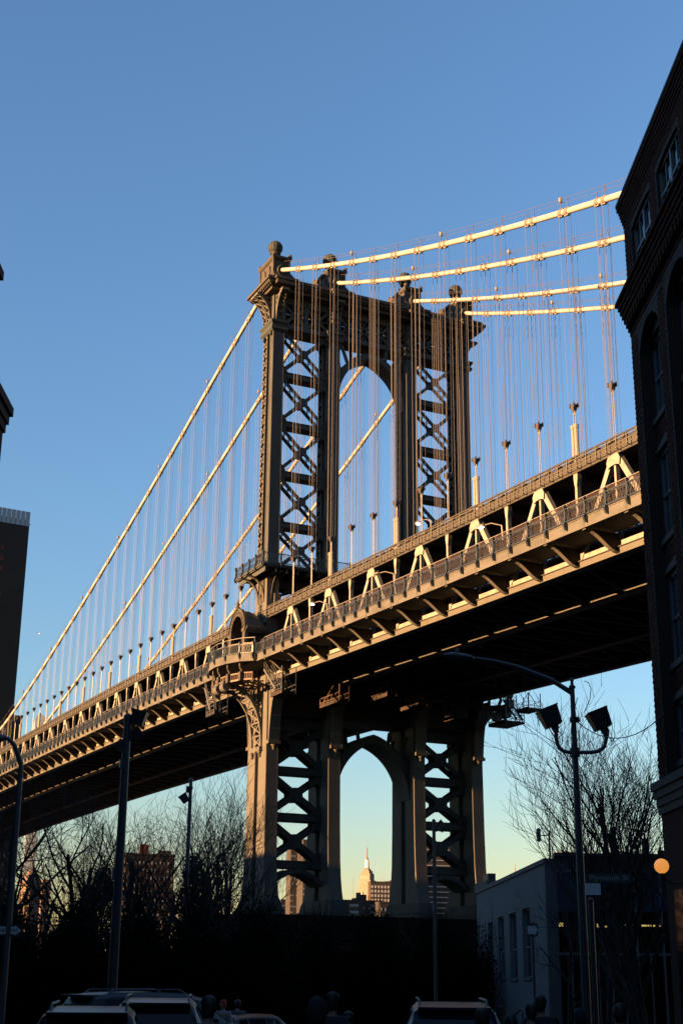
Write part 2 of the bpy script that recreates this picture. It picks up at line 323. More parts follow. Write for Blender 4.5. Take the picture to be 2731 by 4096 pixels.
# ---------------- tower
TW = thing('bridge_tower', 'steel suspension bridge tower with arched portal and ball finials on four legs', 'bridge tower', (0, 0, -1.7))
def zig(mb, u0, u1, z0, z1, pitch, plane, at, w=0.16, t=0.1, cross=True, edge=0.0):
    n = max(1, round((z1-z0)/pitch)); p = (z1-z0)/n
    def P(u, z): return (u, at, z) if plane == 'xz' else (at, u, z)
    side = (0, 1, 0) if plane == 'xz' else (1, 0, 0)
    for i in range(n):
        a, b = z0+i*p, z0+(i+1)*p
        mb.beam(P(u0, a), P(u1, b), t, w, side)
        if cross: mb.beam(P(u1, a), P(u0, b), t, w, side)
    if edge:
        for u in (u0, u1): mb.beam(P(u, z0), P(u, z1), t, edge, side)
for i, yc in enumerate(YC):
    # upper leg: solid column to the front, open lacing to the back
    hx = 1.66; zb, zt = 50.4, 90.2
    mb = MB()
    mb.box(0.55, hx, yc-HW, yc+HW, zb, zt)
    mb.box(-0.25, 0.55, yc-HW+0.5, yc+HW-0.02, zb, zt)
    mb.box(-hx, -hx+0.16, yc-HW, yc+HW, zb, zt)
    mb.box(-hx+0.16, -0.25, yc+HW-0.14, yc+HW-0.02, zb, zt)
    mb.box(-0.42, -0.25, yc-HW, yc-HW+0.5, zb, zt)
    z = zb+3
    while z < 85:                                                # plate seams
        mb.box(0.50, hx+0.025, yc-HW-0.025, yc+HW+0.025, z, z+0.09); z += 7.2
    for yy in (yc-HW+0.07, yc+HW-0.07): mb.box(hx, hx+0.06, yy-0.07, yy+0.07, zb, 85.2)   # riveted edge angles
    mb.box(0.62, 0.78, yc-HW-0.05, yc-HW, zb, 85.2)
    leg = mb.build('upper_leg', 'tower', TW)
    rv = MB()
    def rivet(p, n, r=0.055):
        p = Vector(p); n = Vector(n); a = Vector((0, 0, 1)); b = n.cross(a); rv.add([p+a*r, p+b*r, p-a*r, p-b*r, p+n*r*0.8], [(0, 1, 4), (1, 2, 4), (2, 3, 4), (3, 0, 4)])
    z = 50.8
    while z < 84.5:
        for yy in (yc-HW+0.07, yc+HW-0.07): rivet((hx+0.06, yy, z), (1, 0, 0))
        for yy in (yc-0.3, yc+0.3): rivet((hx, yy, z+0.1), (1, 0, 0), 0.04)
        rivet((hx-0.12, yc-HW, z), (0, -1, 0)); z += 0.3
    stuff(rv.build('rivets', 'lattice', leg))
    lb = MB(); zig(lb, -hx+0.08, -0.34, zb, 89.8, 1.42, 'xz', yc-HW-0.02, w=0.17, t=0.09, edge=0.2)
    lb.build('lacing', 'lattice', leg)
    cb = MB(); cb.stack([(84.7, hx+0.12, HW+0.12), (85.0, hx+0.4, HW+0.4), (85.35, hx+0.4, HW+0.4), (85.45, hx+0.22, HW+0.22), (85.75, hx+0.3, HW+0.3), (86.0, hx+0.55, HW+0.5), (86.25, hx+0.55, HW+0.5)], (0, yc))
    for sy in (-1, 1):
        for xx in (-1.2, 1.2): cb.box(xx-0.18, xx+0.18, yc+sy*(HW+.1)-.2, yc+sy*(HW+.1)+.2, 84.2, 84.75)
    cb.build('capital', 'ornament', leg)
    # lower leg: two columns with a recess between them, flaring at the foot
    prof = [(7.9, 4.5, 1.0), (9.3, 4.35, 0.95), (9.8, 4.0, 0.86), (11, 3.68, 0.84), (12.5, 3.42, HW), (14.5, 3.22, HW), (19, 3.06, HW), (27.6, 2.96, HW), (37.5, 2.9, HW), (39.5, 2.6, HW), (44, 1.9, HW), (50.4, 1.75, HW)]
    mb = MB(); up = prof[2:]
    for a, b in ((1, 0.55), (-1, 0.55)):
        k = len(mb.v)
        for z, hx_, hy in up:
            x1 = a*hx_; x0 = a*0.55*min(1, hx_/2.9)
            xa, xb = min(x0, x1), max(x0, x1)
            mb.v += [(xa, yc-hy, z), (xb, yc-hy, z), (xb, yc+hy, z), (xa, yc+hy, z)]
        for q in range(len(up)-1):
            for j in range(4): j2 = (j+1) % 4; mb.f.append((k+q*4+j, k+q*4+j2, k+q*4+4+j2, k+q*4+4+j))
        mb.f.append((k+3, k+2, k+1, k)); n_ = k+4*(len(up)-1); mb.f.append((n_, n_+1, n_+2, n_+3))
    mb.box(-0.6, 0.6, yc-0.35, yc+0.6, 9.8, 50.3)
    for z in (13.4, 17.0, 20.6, 24.2, 27.8, 31.4):                # plate seams
        hx_ = lerp_curve([(p[0], p[1]) for p in up])(z)
        for a in (1, -1):
            xa, xb = sorted((a*0.56, a*(hx_+0.03))); mb.box(xa, xb, yc-HW-0.025, yc+HW+0.025, z, z+0.07)
    lo = mb.build('lower_leg', 'tower_low', TW)
    rv = MB(); z = 10.0; fx = lerp_curve([(p[0], p[1]) for p in up])
    while z < 34:
        for yy in (yc-HW+0.1, yc+HW-0.1): rivet((fx(z), yy, z), (1, 0, 0))
        for q in (fx(z)-0.15, 0.75, -0.75, -fx(z)+0.15): rivet((q, yc-HW, z), (0, -1, 0))
        z += 0.32
    stuff(rv.build('rivets', 'lattice', lo))
    if i in (0, 3):
        s_ = -1 if i == 0 else 1
        lb = MB(); zig(lb, -0.7, 0.45, 40.5, 50.2, 1.3, 'xz', yc+s_*(HW+0.02), w=0.15, t=0.09, edge=0.16); lb.build('lacing', 'lattice', lo)
    bb = MB(); bb.stack([(7.9, 4.9, 1.35), (8.5, 4.9, 1.35), (8.6, 4.6, 1.1), (9.3, 4.45, 1.02), (9.8, 4.05, 0.9)], (0, yc))
    bb.build('leg_foot', 'ornament', lo)
    # console on the landward and riverward sides under the deck
    for a in (1, -1):
        mb = MB(); cur = [(2.9, 28.3), (3.35, 28.6), (3.5, 30), (3.75, 31.6), (4.2, 33.2), (4.9, 34.4), (5.7, 35.0)]
        poly = cur + [(5.7, 35.6), (2.9, 35.6)]
        mb.prism([(a*u, v) for u, v in poly], 'y', yc-0.62, yc-0.45); mb.prism([(a*u, v) for u, v in poly], 'y', yc+0.45, yc+0.62)
        mb.strip([(a*u, v) for u, v in cur], 0.14, 'y', yc-0.72, yc+0.72)
        mb.strip([(a*(u-0.5), v+0.2) for u, v in cur[1:]], 0.12, 'y', yc-0.5, yc+0.5)
        for q in range(1, 6): mb.box(a*cur[q][0]-0.1, a*cur[q][0]+0.1, yc-0.74, yc+0.74, cur[q][1]-.08, cur[q][1]+.08)
        mb.box(*sorted((a*2.9, a*3.65)), yc-0.85, yc+0.85, 28.1, 28.5)
        mb.lathe([(0.05, -0.75), (0.16, -0.6), (0.10, -0.45), (0.34, -0.15), (0.36, 0)], (a*3.25, yc, 28.15), 10)
        mb.build('console', 'tower_low', lo)
# struts and cross braces between outer and inner legs
def cross_brace(ya, yb, z0, z1, hx, wd=0.46):
    mb = MB()
    for X in (hx, -hx):
        for (p, q) in (((ya, z0), (yb, z1)), ((ya, z1), (yb, z0))):
            mb.beam((X, p[0], p[1]), (X, q[0], q[1]), 0.16, wd, (1, 0, 0))
    ym, zm = (ya+yb)/2, (z0+z1)/2
    R_ = 1.3*wd+0.12; oc = [(ym+R_*(1.15 if k % 2 else 0.85)*cos(k*pi/4), zm+R_*(1.1 if k % 2 else 0.85)*sin(k*pi/4)) for k in range(8)]
    for X in (hx, -hx): mb.prism(oc, 'x', X-0.1, X+0.1)
    for (cy, cz, sy, sz) in ((ya, z0, 1, 1), (yb, z0, -1, 1), (ya, z1, 1, -1), (yb, z1, -1, -1)):       # corner gussets
        for X in (hx, -hx): mb.prism([(cy, cz), (cy+sy*1.0, cz), (cy+sy*0.85, cz+sz*0.45), (cy+sy*0.38, cz+sz*0.95), (cy, cz+sz*1.1)], 'x', X-0.09, X+0.09)
    br = mb.build('cross_brace', 'tower', TW)
    lc = MB(); L = hypot(yb-ya, z1-z0); n = 3
    for (p, q) in (((ya, z0), (yb, z1)), ((ya, z1), (yb, z0))):
        for half in (0, 1):
            for k in range(n):
                t = (0.09+0.32*k/n) + half*0.5; t2 = t+0.32/n
                y_, z_ = p[0]+(q[0]-p[0])*t, p[1]+(q[1]-p[1])*t; y2, z2 = p[0]+(q[0]-p[0])*t2, p[1]+(q[1]-p[1])*t2
                lc.beam((hx, y_, z_), (-hx, y2, z2), 0.13, 0.08, (0, 1, 0)); lc.beam((-hx, y_, z_), (hx, y2, z2), 0.13, 0.08, (0, 1, 0))
    stuff(lc.build('lacing', 'tower', br))
def strut(ya, yb, z0, z1, hx):
    mb = MB(); mb.box(-hx, hx, ya, yb, z0+0.12, z1-0.12); mb.box(-hx-0.12, hx+0.12, ya, yb, z0, z0+0.12); mb.box(-hx-0.12, hx+0.12, ya, yb, z1-0.12, z1)
    mb.build('strut', 'tower', TW)
for (a, b) in ((0, 1), (2, 3)):
    ya, yb = YC[a]+HW, YC[b]-HW
    lev = [85.6, 79.27, 72.1, 64.9, 57.8, 51.2]
    for k in range(1, 5): strut(ya, yb, lev[k]-0.8, lev[k], 0.8)
    for k in range(5): cross_brace(ya, yb, lev[k+1], lev[k]-0.8 if k else 85.6, 0.75)
    lv = [31.6, 25.77, 20.11, 14.44]
    for k in range(4): strut(ya, yb, lv[k]-0.9, lv[k], 1.2)
    for k in range(3): cross_brace(ya, yb, lv[k+1], lv[k]-1.0, 0.85, 0.7)
    ar = MB(); cv = [(ya+(yb-ya)*t/10, 11.7+1.5*sin(pi*t/10)) for t in range(11)]
    ar.strip(cv, 0.55, 'x', -1.8, 1.8); ar.build('knee_arch', 'tower', TW)
def arch(zs, cx, a, zc_top, y0, hx, ring=0.85):
    mb = MB(); r = a+cx; th1 = math.acos(cx/r); n = 14
    L = []
    for k in range(n+1):
        t = th1*k/n; L.append((cx-r*cos(t), zs+r*sin(t)))
    crown = L + [(-p, q) for p, q in reversed(L[:-1])]
    r2 = r+ring; th2 = math.acos(cx/r2); O = [(cx-r2*cos(th2*k/n), zs+r2*sin(th2*k/n)) for k in range(n+1)]
    outer = O + [(-p, q) for p, q in reversed(O[:-1])]
    for k in range(len(crown)-1):
        q = [crown[k], crown[k+1], outer[k+1], outer[k]]
        mb.prism([(y0+p[0], p[1]) for p in q], 'x', hx-0.2, hx); mb.prism([(y0+p[0], p[1]) for p in q], 'x', -hx, -hx+0.2)
        c2 = [crown[k], crown[k+1]]
    mb.strip([(y0+p, q) for p, q in crown], 0.12, 'x', -hx, hx)
    mb.strip([(y0+p, q) for p, q in outer], 0.10, 'x', -hx, hx)
    o = mb.build('arch', 'tower', TW)
    sp = MB()
    for sgn in (-1, 1):                                          # spandrel struts
        for k, (dy, dz) in ((5, (-1.4, 1.6)), (8, (-0.9, 2.4)), (11, (-0.2, 2.0))):
            p = outer[k]; sp.beam((hx-0.1, y0+sgn*-p[0]*-1 if False else y0+sgn*abs(p[0]), p[1]), (hx-0.1, y0+sgn*min(a, abs(p[0])-dy), min(zc_top, p[1]+dz)), 0.2, 0.45)
            sp.beam((-hx+0.1, y0+sgn*abs(p[0]), p[1]), (-hx+0.1, y0+sgn*min(a, abs(p[0])-dy), min(zc_top, p[1]+dz)), 0.2, 0.45)
    sp.build('spandrel_strut', 'tower', o)
arch(76.9, 2.0, 5.2, 85.6, 0.15, 1.3); arch(22.6, 2.0, 5.2, 31.0, 0.15, 1.9, 1.0)
# upper portal truss in three bays
for (a, b) in ((0, 1), (1, 2), (2, 3)):
    ya, yb = YC[a]+HW, YC[b]-HW
    mb = MB()
    mb.box(-1.45, 1.45, ya, yb, 85.55, 86.25); mb.box(-1.45, 1.45, ya, yb, 89.3, 90.3)
    n = 2 if b-a and (yb-ya) < 8 else 4; w_ = (yb-ya)/n
    for X in (1.3, -1.3):
        for k in range(n):
            y0_, y1_ = ya+k*w_, ya+(k+1)*w_
            mb.beam((X, y0_, 86.2), (X, y1_, 89.3), 0.14, 0.42); mb.beam((X, y1_, 86.2), (X, y0_, 89.3), 0.14, 0.42)
            mb.beam((X, y0_, 86.2), (X, y0_, 89.3), 0.2, 0.6)
            for q in range(4):
                t = (q+0.5)/4; mb.beam((X-0.03, y0_+w_*t, 86.3), (X-0.03, y0_+w_*((t+0.5) % 1), 89.2), 0.07, 0.16)
    mb.box(-1.35, 1.35, ya, yb, 87.6, 87.75)
    mb.build('portal_truss', 'tower', TW)
gb = MB(); gb.box(-2.4, 2.4, YC[0]+HW, YC[3]-HW, 31.9, 35.2); gb.build('portal_girder', 'under', TW)
# curved cornice consoles
def cornice_console(x, y, dx, dy):
    mb = MB(); cur = [(0.0, 86.2), (0.12, 87.2), (0.35, 88.2), (0.75, 89.1), (1.35, 89.8), (2.1, 90.25)]
    wv = 0.5; tx, ty = -dy, dx
    for s_ in (-wv, wv):
        for (u0_, v0), (u1, v1) in zip(cur[:-1], cur[1:]):
            mb.beam((x+dx*u0_+tx*s_, y+dy*u0_+ty*s_, v0), (x+dx*u1+tx*s_, y+dy*u1+ty*s_, v1), 0.12, 0.3, (tx, ty, 0))
        mb.beam((x+tx*s_, y+ty*s_, 86.2), (x+tx*s_, y+ty*s_, 90.2), 0.12, 0.2, (tx, ty, 0))
        for k in range(1, 5):
            mb.beam((x+tx*s_, y+ty*s_, cur[k][1]), (x+dx*cur[k+1][0]+tx*s_, y+dy*cur[k+1][0]+ty*s_, cur[k+1][1]), 0.1, 0.13, (tx, ty, 0))
            mb.beam((x+tx*s_, y+ty*s_, cur[k][1]), (x+dx*cur[k][0]+tx*s_, y+dy*cur[k][0]+ty*s_, cur[k][1]), 0.1, 0.13, (tx, ty, 0))
    for k in range(5):
        u0_, v0 = cur[k]; u1, v1 = cur[k+1]
        for s_ in (1, -1): mb.beam((x+dx*u0_-tx*wv*s_, y+dy*u0_-ty*wv*s_, v0), (x+dx*u1+tx*wv*s_, y+dy*u1+ty*wv*s_, v1), 0.1, 0.13, (dx, dy, 0))
    mb.box(x+dx*1.6-0.55, x+dx*1.6+0.55, y+dy*1.6-0.55, y+dy*1.6+0.55, 90.1, 90.45)
    mb.build('cornice_console', 'lattice', TW)
for yc in YC: cornice_console(1.75, yc, 1, 0); cornice_console(-1.75, yc, -1, 0)
cornice_console(0.4, YC[0]-HW-0.05, 0, -1); cornice_console(-0.9, YC[0]-HW-0.05, 0, -1); cornice_console(0.2, YC[3]+HW+0.05, 0, 1)
mb = MB(); yc0 = 0.2
for z0, z1, hx, hy in ((90.3, 90.75, 3.0, 16.3), (90.75, 91.05, 3.35, 16.65), (91.05, 91.35, 3.7, 17.0), (91.35, 91.75, 3.95, 17.25), (91.75, 92.0, 3.6, 16.9)):
    mb.box(-hx, hx, yc0-hy, yc0+hy, z0, z1)
co = mb.build('cornice', 'cornice', TW)
mb = MB(); y = yc0-16.6
while y < yc0+16.6:
    for sx in (-1, 1): mb.box(*sorted((sx*3.3, sx*3.62)), y, y+0.28, 90.8, 91.04)
    y += 0.62
for k in range(12):
    x = -3.4+k*0.62
    for sy in (-1, 1): mb.box(x, x+0.28, *sorted((yc0+sy*16.6, yc0+sy*16.93)), 90.8, 91.04)
mb.build('dentils', 'cornice', co)
for yc in YC:                                                    # the cornice breaks forward over each leg
    mb = MB(); mb.box(3.4, 4.3, yc-1.5, yc+1.5, 90.75, 91.7); mb.box(3.4, 4.5, yc-1.7, yc+1.7, 91.35, 91.7); mb.build('cornice_break', 'cornice', co)
mb = MB()
for a, b in ((0, 1), (1, 2), (2, 3)):
    ya, yb = YC[a]+1.2, YC[b]-1.2
    pts = [(ya, 93.5), (ya+0.7, 92.9), (ya+1.6, 92.65), (yb-1.6, 92.65), (yb-0.7, 92.9), (yb, 93.5)]
    for X in (2.2, -2.4): mb.prism([(ya, 91.9)]+pts+[(yb, 91.9)], 'x', X, X+0.2)
    mb.box(-2.2, 2.2, ya, yb, 92.0, 92.4)
    k = ya+1
    while k < yb-0.8: mb.beam((2.43, k, 92.05), (2.43, k+0.35, 92.55), 0.06, 0.12); k += 0.6
mb.build('parapet', 'cornice', TW)
for i, yc in enumerate(YC):
    yy = YT[i]*0.6+yc*0.4
    mb = MB(); mb.stack([(91.9, 3.5, 1.45), (92.3, 3.1, 1.35), (92.9, 2.65, 1.25), (93.7, 2.4, 1.18), (94.9, 2.3, 1.12), (95.2, 2.3, 1.12), (95.3, 2.55, 1.3), (95.5, 2.75, 1.45), (95.75, 2.75, 1.45), (95.85, 1.5, 1.15), (96.15, 1.3, 1.05)], (0, yy))
    for sx in (-1, 1):
        for sy in (-1, 1):
            mb.lathe([(0.05, -0.3), (0.28, -0.15), (0.3, 0.12), (0.12, 0.3)], (sx*2.55, yy+sy*1.2, 96.0), 8)   # scrolls
            mb.box(sx*2.35-0.16, sx*2.35+0.16, yy+sy*1.15-0.14, yy+sy*1.15+0.14, 92.6, 95.4)
    mb.prism([(-1.5, 93.1), (-0.2, 93.1), (-0.45, 94.6), (-1.25, 94.6)], 'y', yy-1.34, yy-1.1); mb.prism([(0.2, 93.1), (1.5, 93.1), (1.25, 94.6), (0.45, 94.6)], 'y', yy-1.34, yy-1.1)
    h = mb.build('saddle_housing', 'cornice', TW)
    mb = MB(); mb.tube([(2.2, yy, 93.75), (2.95, yy, 93.5)], 0.72, 14); mb.tube([(2.9, yy, 93.52), (3.1, yy, 93.44)], 0.8, 14)
    mb.build('cable_collar', 'ornament', h); MB().tube([(-2.2, yy, 93.7), (-2.95, yy, 93.45)], 0.72, 14).build('cable_collar', 'ornament', h)
    mb = MB(); mb.lathe([(1.0, 96.1), (0.95, 96.35), (0.6, 96.55), (0.45, 96.9), (0.5, 97.15), (0.75, 97.35), (0.8, 97.45), (0.3, 97.5)], (0, yy, 0), 14)
    for k in range(4): t = k*pi/2+pi/4; mb.lathe([(0.03, -.3), (0.2, -.2), (0.24, .05), (0.05, .25)], (0.75*cos(t), yy+0.75*sin(t), 96.75), 8)
    fi = mb.build('finial', 'ornament', TW)
    mb = MB(); n = 16
    for k in range(n):
        t = 2*pi*k/n; tx, ty = -sin(t), cos(t); ring = []
        for q in range(9):
            ph = -1.2+2.65*q/8; rr = 1.05*cos(ph); ww = 0.05+0.115*max(0, cos(ph)); z = 98.35+1.05*sin(ph)
            for dr in (0, -0.12):
                for s_ in (-1, 1): ring.append(((rr+dr*cos(ph))*cos(t)+tx*ww*s_, yy+(rr+dr*cos(ph))*sin(t)+ty*ww*s_, z+dr*sin(ph)))
        k0 = len(mb.v); mb.v += ring
        for q in range(8):
            a = k0+q*4; b = a+4
            mb.f += [(a, a+1, b+1, b), (a+3, a+2, b+2, b+3), (a, b, b+2, a+2), (a+1, a+3, b+3, b+1)]
    mb.lathe([(0.32, 99.3), (0.25, 99.4), (0.05, 99.5)], (0, yy, 0), 10)
    mb.lathe([(0.3, 97.5), (0.62, 97.9), (0.7, 98.3), (0.62, 98.8), (0.3, 99.2)], (0, yy, 0), 10)
    mb.build('ribbed_ball', 'ornament', fi, smooth=False)
# belt walkway round the tower below the upper braces
mb = MB(); mb.box(-4.6, 4.6, -16.9, 17.3, 50.3, 50.75); mb.box(-4.75, 4.75, -17.05, 17.45, 50.45, 50.65)
for y in [-16.5+1.5*k for k in range(23)]: mb.box(-4.4, 4.4, y-0.08, y+0.08, 49.7, 50.3)
bw = mb.build('belt_walkway', 'tower', TW)
pm = MB()                                                        # one lattice railing panel, 2.3 m
for z in (0.1, 1.3): pm.box(-1.15, 1.15, -0.04, 0.04, z-0.05, z+0.05)
for k in range(-4, 4):
    x = k*0.29; pm.beam((x, 0, 0.1), (x+0.29, 0, 1.3), 0.03, 0.03, (0, 1, 0)); pm.beam((x+0.29, 0, 0.1), (x, 0, 1.3), 0.03, 0.03, (0, 1, 0))
PANEL = pm.mesh('railing_panel', 'railing')
pp = MB(); pp.prism([(-0.1, -0.55), (0.14, -0.6), (0.3, -0.2), (0.14, 0.2), (0.12, 1.0), (0.22, 1.4), (0.1, 1.55), (-0.08, 1.45)], 'x', -0.09, 0.09)
pp.xform(Matrix.Scale(-1, 4, (0, 1, 0))); POST = pp.mesh('railing_post', 'railing')
def rail_run(parent, p0, p1, n, face):                           # face: outward yaw
    p0, p1 = Vector(p0), Vector(p1); d = p1-p0; L = hypot(d.x, d.y)
    for k in range(n):
        c = p0+d*((k+0.5)/n); o = putw('railing_panel', PANEL, parent, c, (0, -atan2(d.z, L) if False else 0, atan2(d.y, d.x))); o.scale = (L/n/2.3, 1, 1)
    for k in range(n+1): putw('railing_post', POST, parent, p0+d*(k/n), (0, 0, face))
rail_run(bw, (4.65, -16.95, 50.75), (4.65, 17.35, 50.75), 14, pi/2); rail_run(bw, (-4.65, -16.95, 50.75), (4.65, -16.95, 50.75), 4, 0)
for yc in (YC[0], YC[3]):
    s_ = -1 if yc < 0 else 1
    for (dx, dy, x, y) in ((0, s_, 0.9, yc+s_*HW), (0, s_, -0.9, yc+s_*HW), (1, 0, 1.75, yc), (-1, 0, -1.75, yc)):
        mb = MB(); cur = [(0, 46.6), (0.1, 47.6), (0.45, 48.7), (1.1, 49.4), (1.9, 49.75), (2.6, 49.9)]
        for q in range(5): mb.beam((x+dx*cur[q][0], y+dy*cur[q][0], cur[q][1]), (x+dx*cur[q+1][0], y+dy*cur[q+1][0], cur[q+1][1]), 0.45, 0.16, (dy, dx, 0))
        mb.build('belt_bracket', 'cornice', TW)
for yc in YC[1:3]:
    for sx in (1, -1):
        mb = MB(); cur = [(0, 46.6), (0.1, 47.6), (0.45, 48.7), (1.1, 49.4), (1.9, 49.75), (2.6, 49.9)]
        for q in range(5): mb.beam((sx*(1.75+cur[q][0]), yc, cur[q][1]), (sx*(1.75+cur[q+1][0]), yc, cur[q+1][1]), 0.45, 0.16, (0, 1, 0))
        mb.build('belt_bracket', 'cornice', TW)
mb = MB(); mb.box(-1.2, 1.2, YC[0]+HW, YC[3]-HW, 48.6, 50.25)
for (a, b) in ((0, 1), (1, 2), (2, 3)):
    ya, yb = YC[a]+HW, YC[b]-HW
    for X in (1.1, -1.1):
        mb.strip([(ya, 46.4), (ya+0.5, 47.5), (ya+1.3, 48.2), (ya+2.5, 48.65)], 0.3, 'x', X-0.2, X+0.2); mb.strip([(yb, 46.4), (yb-0.5, 47.5), (yb-1.3, 48.2), (yb-2.5, 48.65)], 0.3, 'x', X-0.2, X+0.2)
mb.build('belt_girder', 'under', TW)
mb = MB(); mb.box(1.78, 2.1, -14.2, -13.35, 46.2, 47.6); mb.build('equipment_box', 'fascia', TW)
# curved side brackets under the balconies
for s_, yc in ((-1, YC[0]), (1, YC[3])):
    y0 = yc+s_*HW
    cur = [(0.0, 27.9), (0.05, 29.4), (0.3, 31.0), (0.85, 32.6), (1.7, 33.9), (2.8, 34.8), (4.2, 35.3), (5.4, 35.5)]
    mb = MB()
    for X in (-1.5, 1.5):
        mb.strip([(y0+s_*u, v) for u, v in cur], 0.42, 'x', X-0.14, X+0.14)
        for q in range(1, 7): mb.beam((X, y0, cur[q][1]+0.9), (X, y0+s_*cur[q][0], cur[q][1]), 0.12, 0.18)
        mb.beam((X, y0, 27.9), (X, y0, 35.8), 0.14, 0.3)
    mb.strip([(y0+s_*u, v) for u, v in cur], 0.1, 'x', -1.4, 1.4) if s_ > 0 else None
    for q in range(7):
        (u0_, v0), (u1, v1) = cur[q], cur[q+1]
        mb.beam((-1.5, y0+s_*u0_, v0), (1.5, y0+s_*u1, v1), 0.1, 0.2, (0, 1, 0)); mb.beam((1.5, y0+s_*u0_, v0), (-1.5, y0+s_*u1, v1), 0.1, 0.2, (0, 1, 0))
        mb.beam((-1.5, y0+s_*u1, v1), (1.5, y0+s_*u1, v1), 0.14, 0.2, (0, 1, 0))
    mb.box(-1.75, 1.75, *sorted((y0-s_*0.1, y0+s_*0.45)), 27.4, 27.95)
    for X in (-1.2, 0, 1.2): mb.lathe([(0.04, -0.8), (0.18, -0.6), (0.1, -0.45), (0.3, -0.15), (0.32, 0)], (X, y0+s_*0.2, 27.45), 8)
    mb.tube([(-1.75, y0+s_*5.0, 35.0), (-0.6, y0+s_*5.0, 35.0)], 0.55, 12); mb.tube([(0.6, y0+s_*5.0, 35.0), (1.75, y0+s_*5.0, 35.0)], 0.55, 12)
    mb.build('balcony_bracket', 'lattice', TW)
# granite pier under the tower
mb = MB()
tp = thing('tower_pier', 'dark granite masonry pier under the bridge tower legs', 'pier', (0, 0, -2.0))
for z0, z1, hx, hy in ((-5, 1.5, 8.2, 21.2), (1.5, 6.6, 7.6, 20.4), (6.6, 7.3, 7.9, 20.8), (7.3, 7.88, 7.3, 20)):
    mb.box(-hx, hx, 0.2-hy, 0.2+hy, z0, z1)
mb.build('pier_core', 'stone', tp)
sm = {}
for zz in range(5):
    z0 = 1.5+zz*1.02; y = -20.2+(0.6 if zz % 2 else 0)
    while y < 20.2:
        wdt = 1.7
        if 'x' not in sm: q = MB(); q.box(0, 0.14, 0, 1.62, 0, 0.94); sm['x'] = q.mesh('stone_block', 'stone')
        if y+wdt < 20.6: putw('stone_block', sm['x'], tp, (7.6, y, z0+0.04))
        y += wdt
    x = -7.4+(0.6 if zz % 2 else 0)
    if 'y' not in sm: q = MB(); q.box(0, 1.62, -0.14, 0, 0, 0.94); sm['y'] = q.mesh('stone_block', 'stone')
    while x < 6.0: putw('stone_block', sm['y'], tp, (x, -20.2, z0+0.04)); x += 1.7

# ---------------- deck
DK = thing('bridge_deck', 'double level suspension bridge deck with pale trusses and railed walkway crossing the picture', 'bridge deck', (40, 0, 34))
XS = sorted(set(NS+NM+[0.0, 4.5, -4.5, XEND0-3, XEND1+3]))
def sweep(y0, y1, d0, d1, xs=XS, mb=None):
    mb = mb or MB(); k = len(mb.v)
    for x in xs:
        z = zf(x); mb.v += [(x, y0, z+d0), (x, y1, z+d0), (x, y1, z+d1), (x, y0, z+d1)]
    for i in range(len(xs)-1):
        for j in range(4): j2 = (j+1) % 4; mb.f.append((k+i*4+j, k+i*4+j2, k+i*4+4+j2, k+i*4+4+j))
    mb.f.append((k, k+1, k+2, k+3)); n = k+4*(len(xs)-1); mb.f.append((n+3, n+2, n+1, n)); return mb
XR = [x for x in XS if x > 6.6]; XL = [x for x in XS if x < -6.6]
XR = [6.7]+XR; XL = XL+[-6.7]
ALLN = NS+NM
for yi, s_ in ((-18.3, -1), (18.3, 1)):
    for xs in (XR, XL):
        mb = sweep(*sorted((yi, yi-s_*0.12)), 0.0, 0.85, xs)
        fo = mb.build('walkway_fascia', 'fascia', DK)
        mb = sweep(*sorted((yi+s_*0.05, yi-s_*0.3)), 0.80, 0.88, xs); sweep(*sorted((yi+s_*0.03, yi-s_*0.3)), -0.05, 0.02, xs, mb); mb.build('flange', 'fascia', fo)
    sweep(*sorted((yi-s_*0.13, yi-s_*3.45)), 0.15, 0.35).build('walkway_floor', 'slab', DK)
# fascia joint plates
jm = MB(); jm.box(-0.05, 0.05, -0.03, 0.0, 0.02, 0.8); jm.box(0.16, 0.26, -0.03, 0.0, 0.02, 0.8); JP = jm.mesh('joint_plate', 'chord')
for x in ALLN[:19]+ALLN[19:60]: putw('joint_plate', JP, DK, (x, -18.3, zf(x)))
# railing: panels and posts along the near walkway
HP = 5.45/2
for (x0, n, st_) in ((6.9, 38, HP), (-6.9, 108, -2.76)):
    for k in range(n):
        x = x0+st_*(k+0.5); o = putw('railing_panel', PANEL, DK, (x, -18.48, zf(x)+0.86), (0, -math.atan(slope(x)), 0)); o.scale = (abs(st_)/2.3, 1, 0.9)
        x = x0+st_*k; putw('railing_post', POST, DK, (x, -18.42, zf(x)+0.85), (0, 0, 0))
# safety fence: brown mesh with pale posts and two rails
for xs in (XR, XL):
    mb = MB(); k = len(mb.v); prof = [(-18.0, 0.9), (-17.95, 2.2), (-17.75, 2.7), (-17.35, 3.0)]
    for x in xs:
        for y, d in prof: mb.v.append((x, y, zf(x)+d))
    for i in range(len(xs)-1):
        for j in range(3): mb.f.append((i*4+j, i*4+j+1, i*4+5+j, i*4+4+j))
    fe = mb.build('safety_mesh', 'mesh', DK)
    mb = MB()
    for y, d in ((-18.02, 2.2), (-17.35, 3.02)):
        for a, b in zip(xs[:-1], xs[1:]): mb.beam((a, y, zf(a)+d), (b, y, zf(b)+d), 0.06, 0.06, (0, 1, 0))
    for a, b in zip(xs[:-1], xs[1:]):
        for t in (0, 0.5):
            x = a+(b-a)*t; z = zf(x)
            for (y0, d0), (y1, d1) in zip(prof[:-1], prof[1:]): mb.beam((x, y0, z+d0), (x, y1, z+d1), 0.07, 0.07)
    mb.build('fence_posts', 'fence', fe)
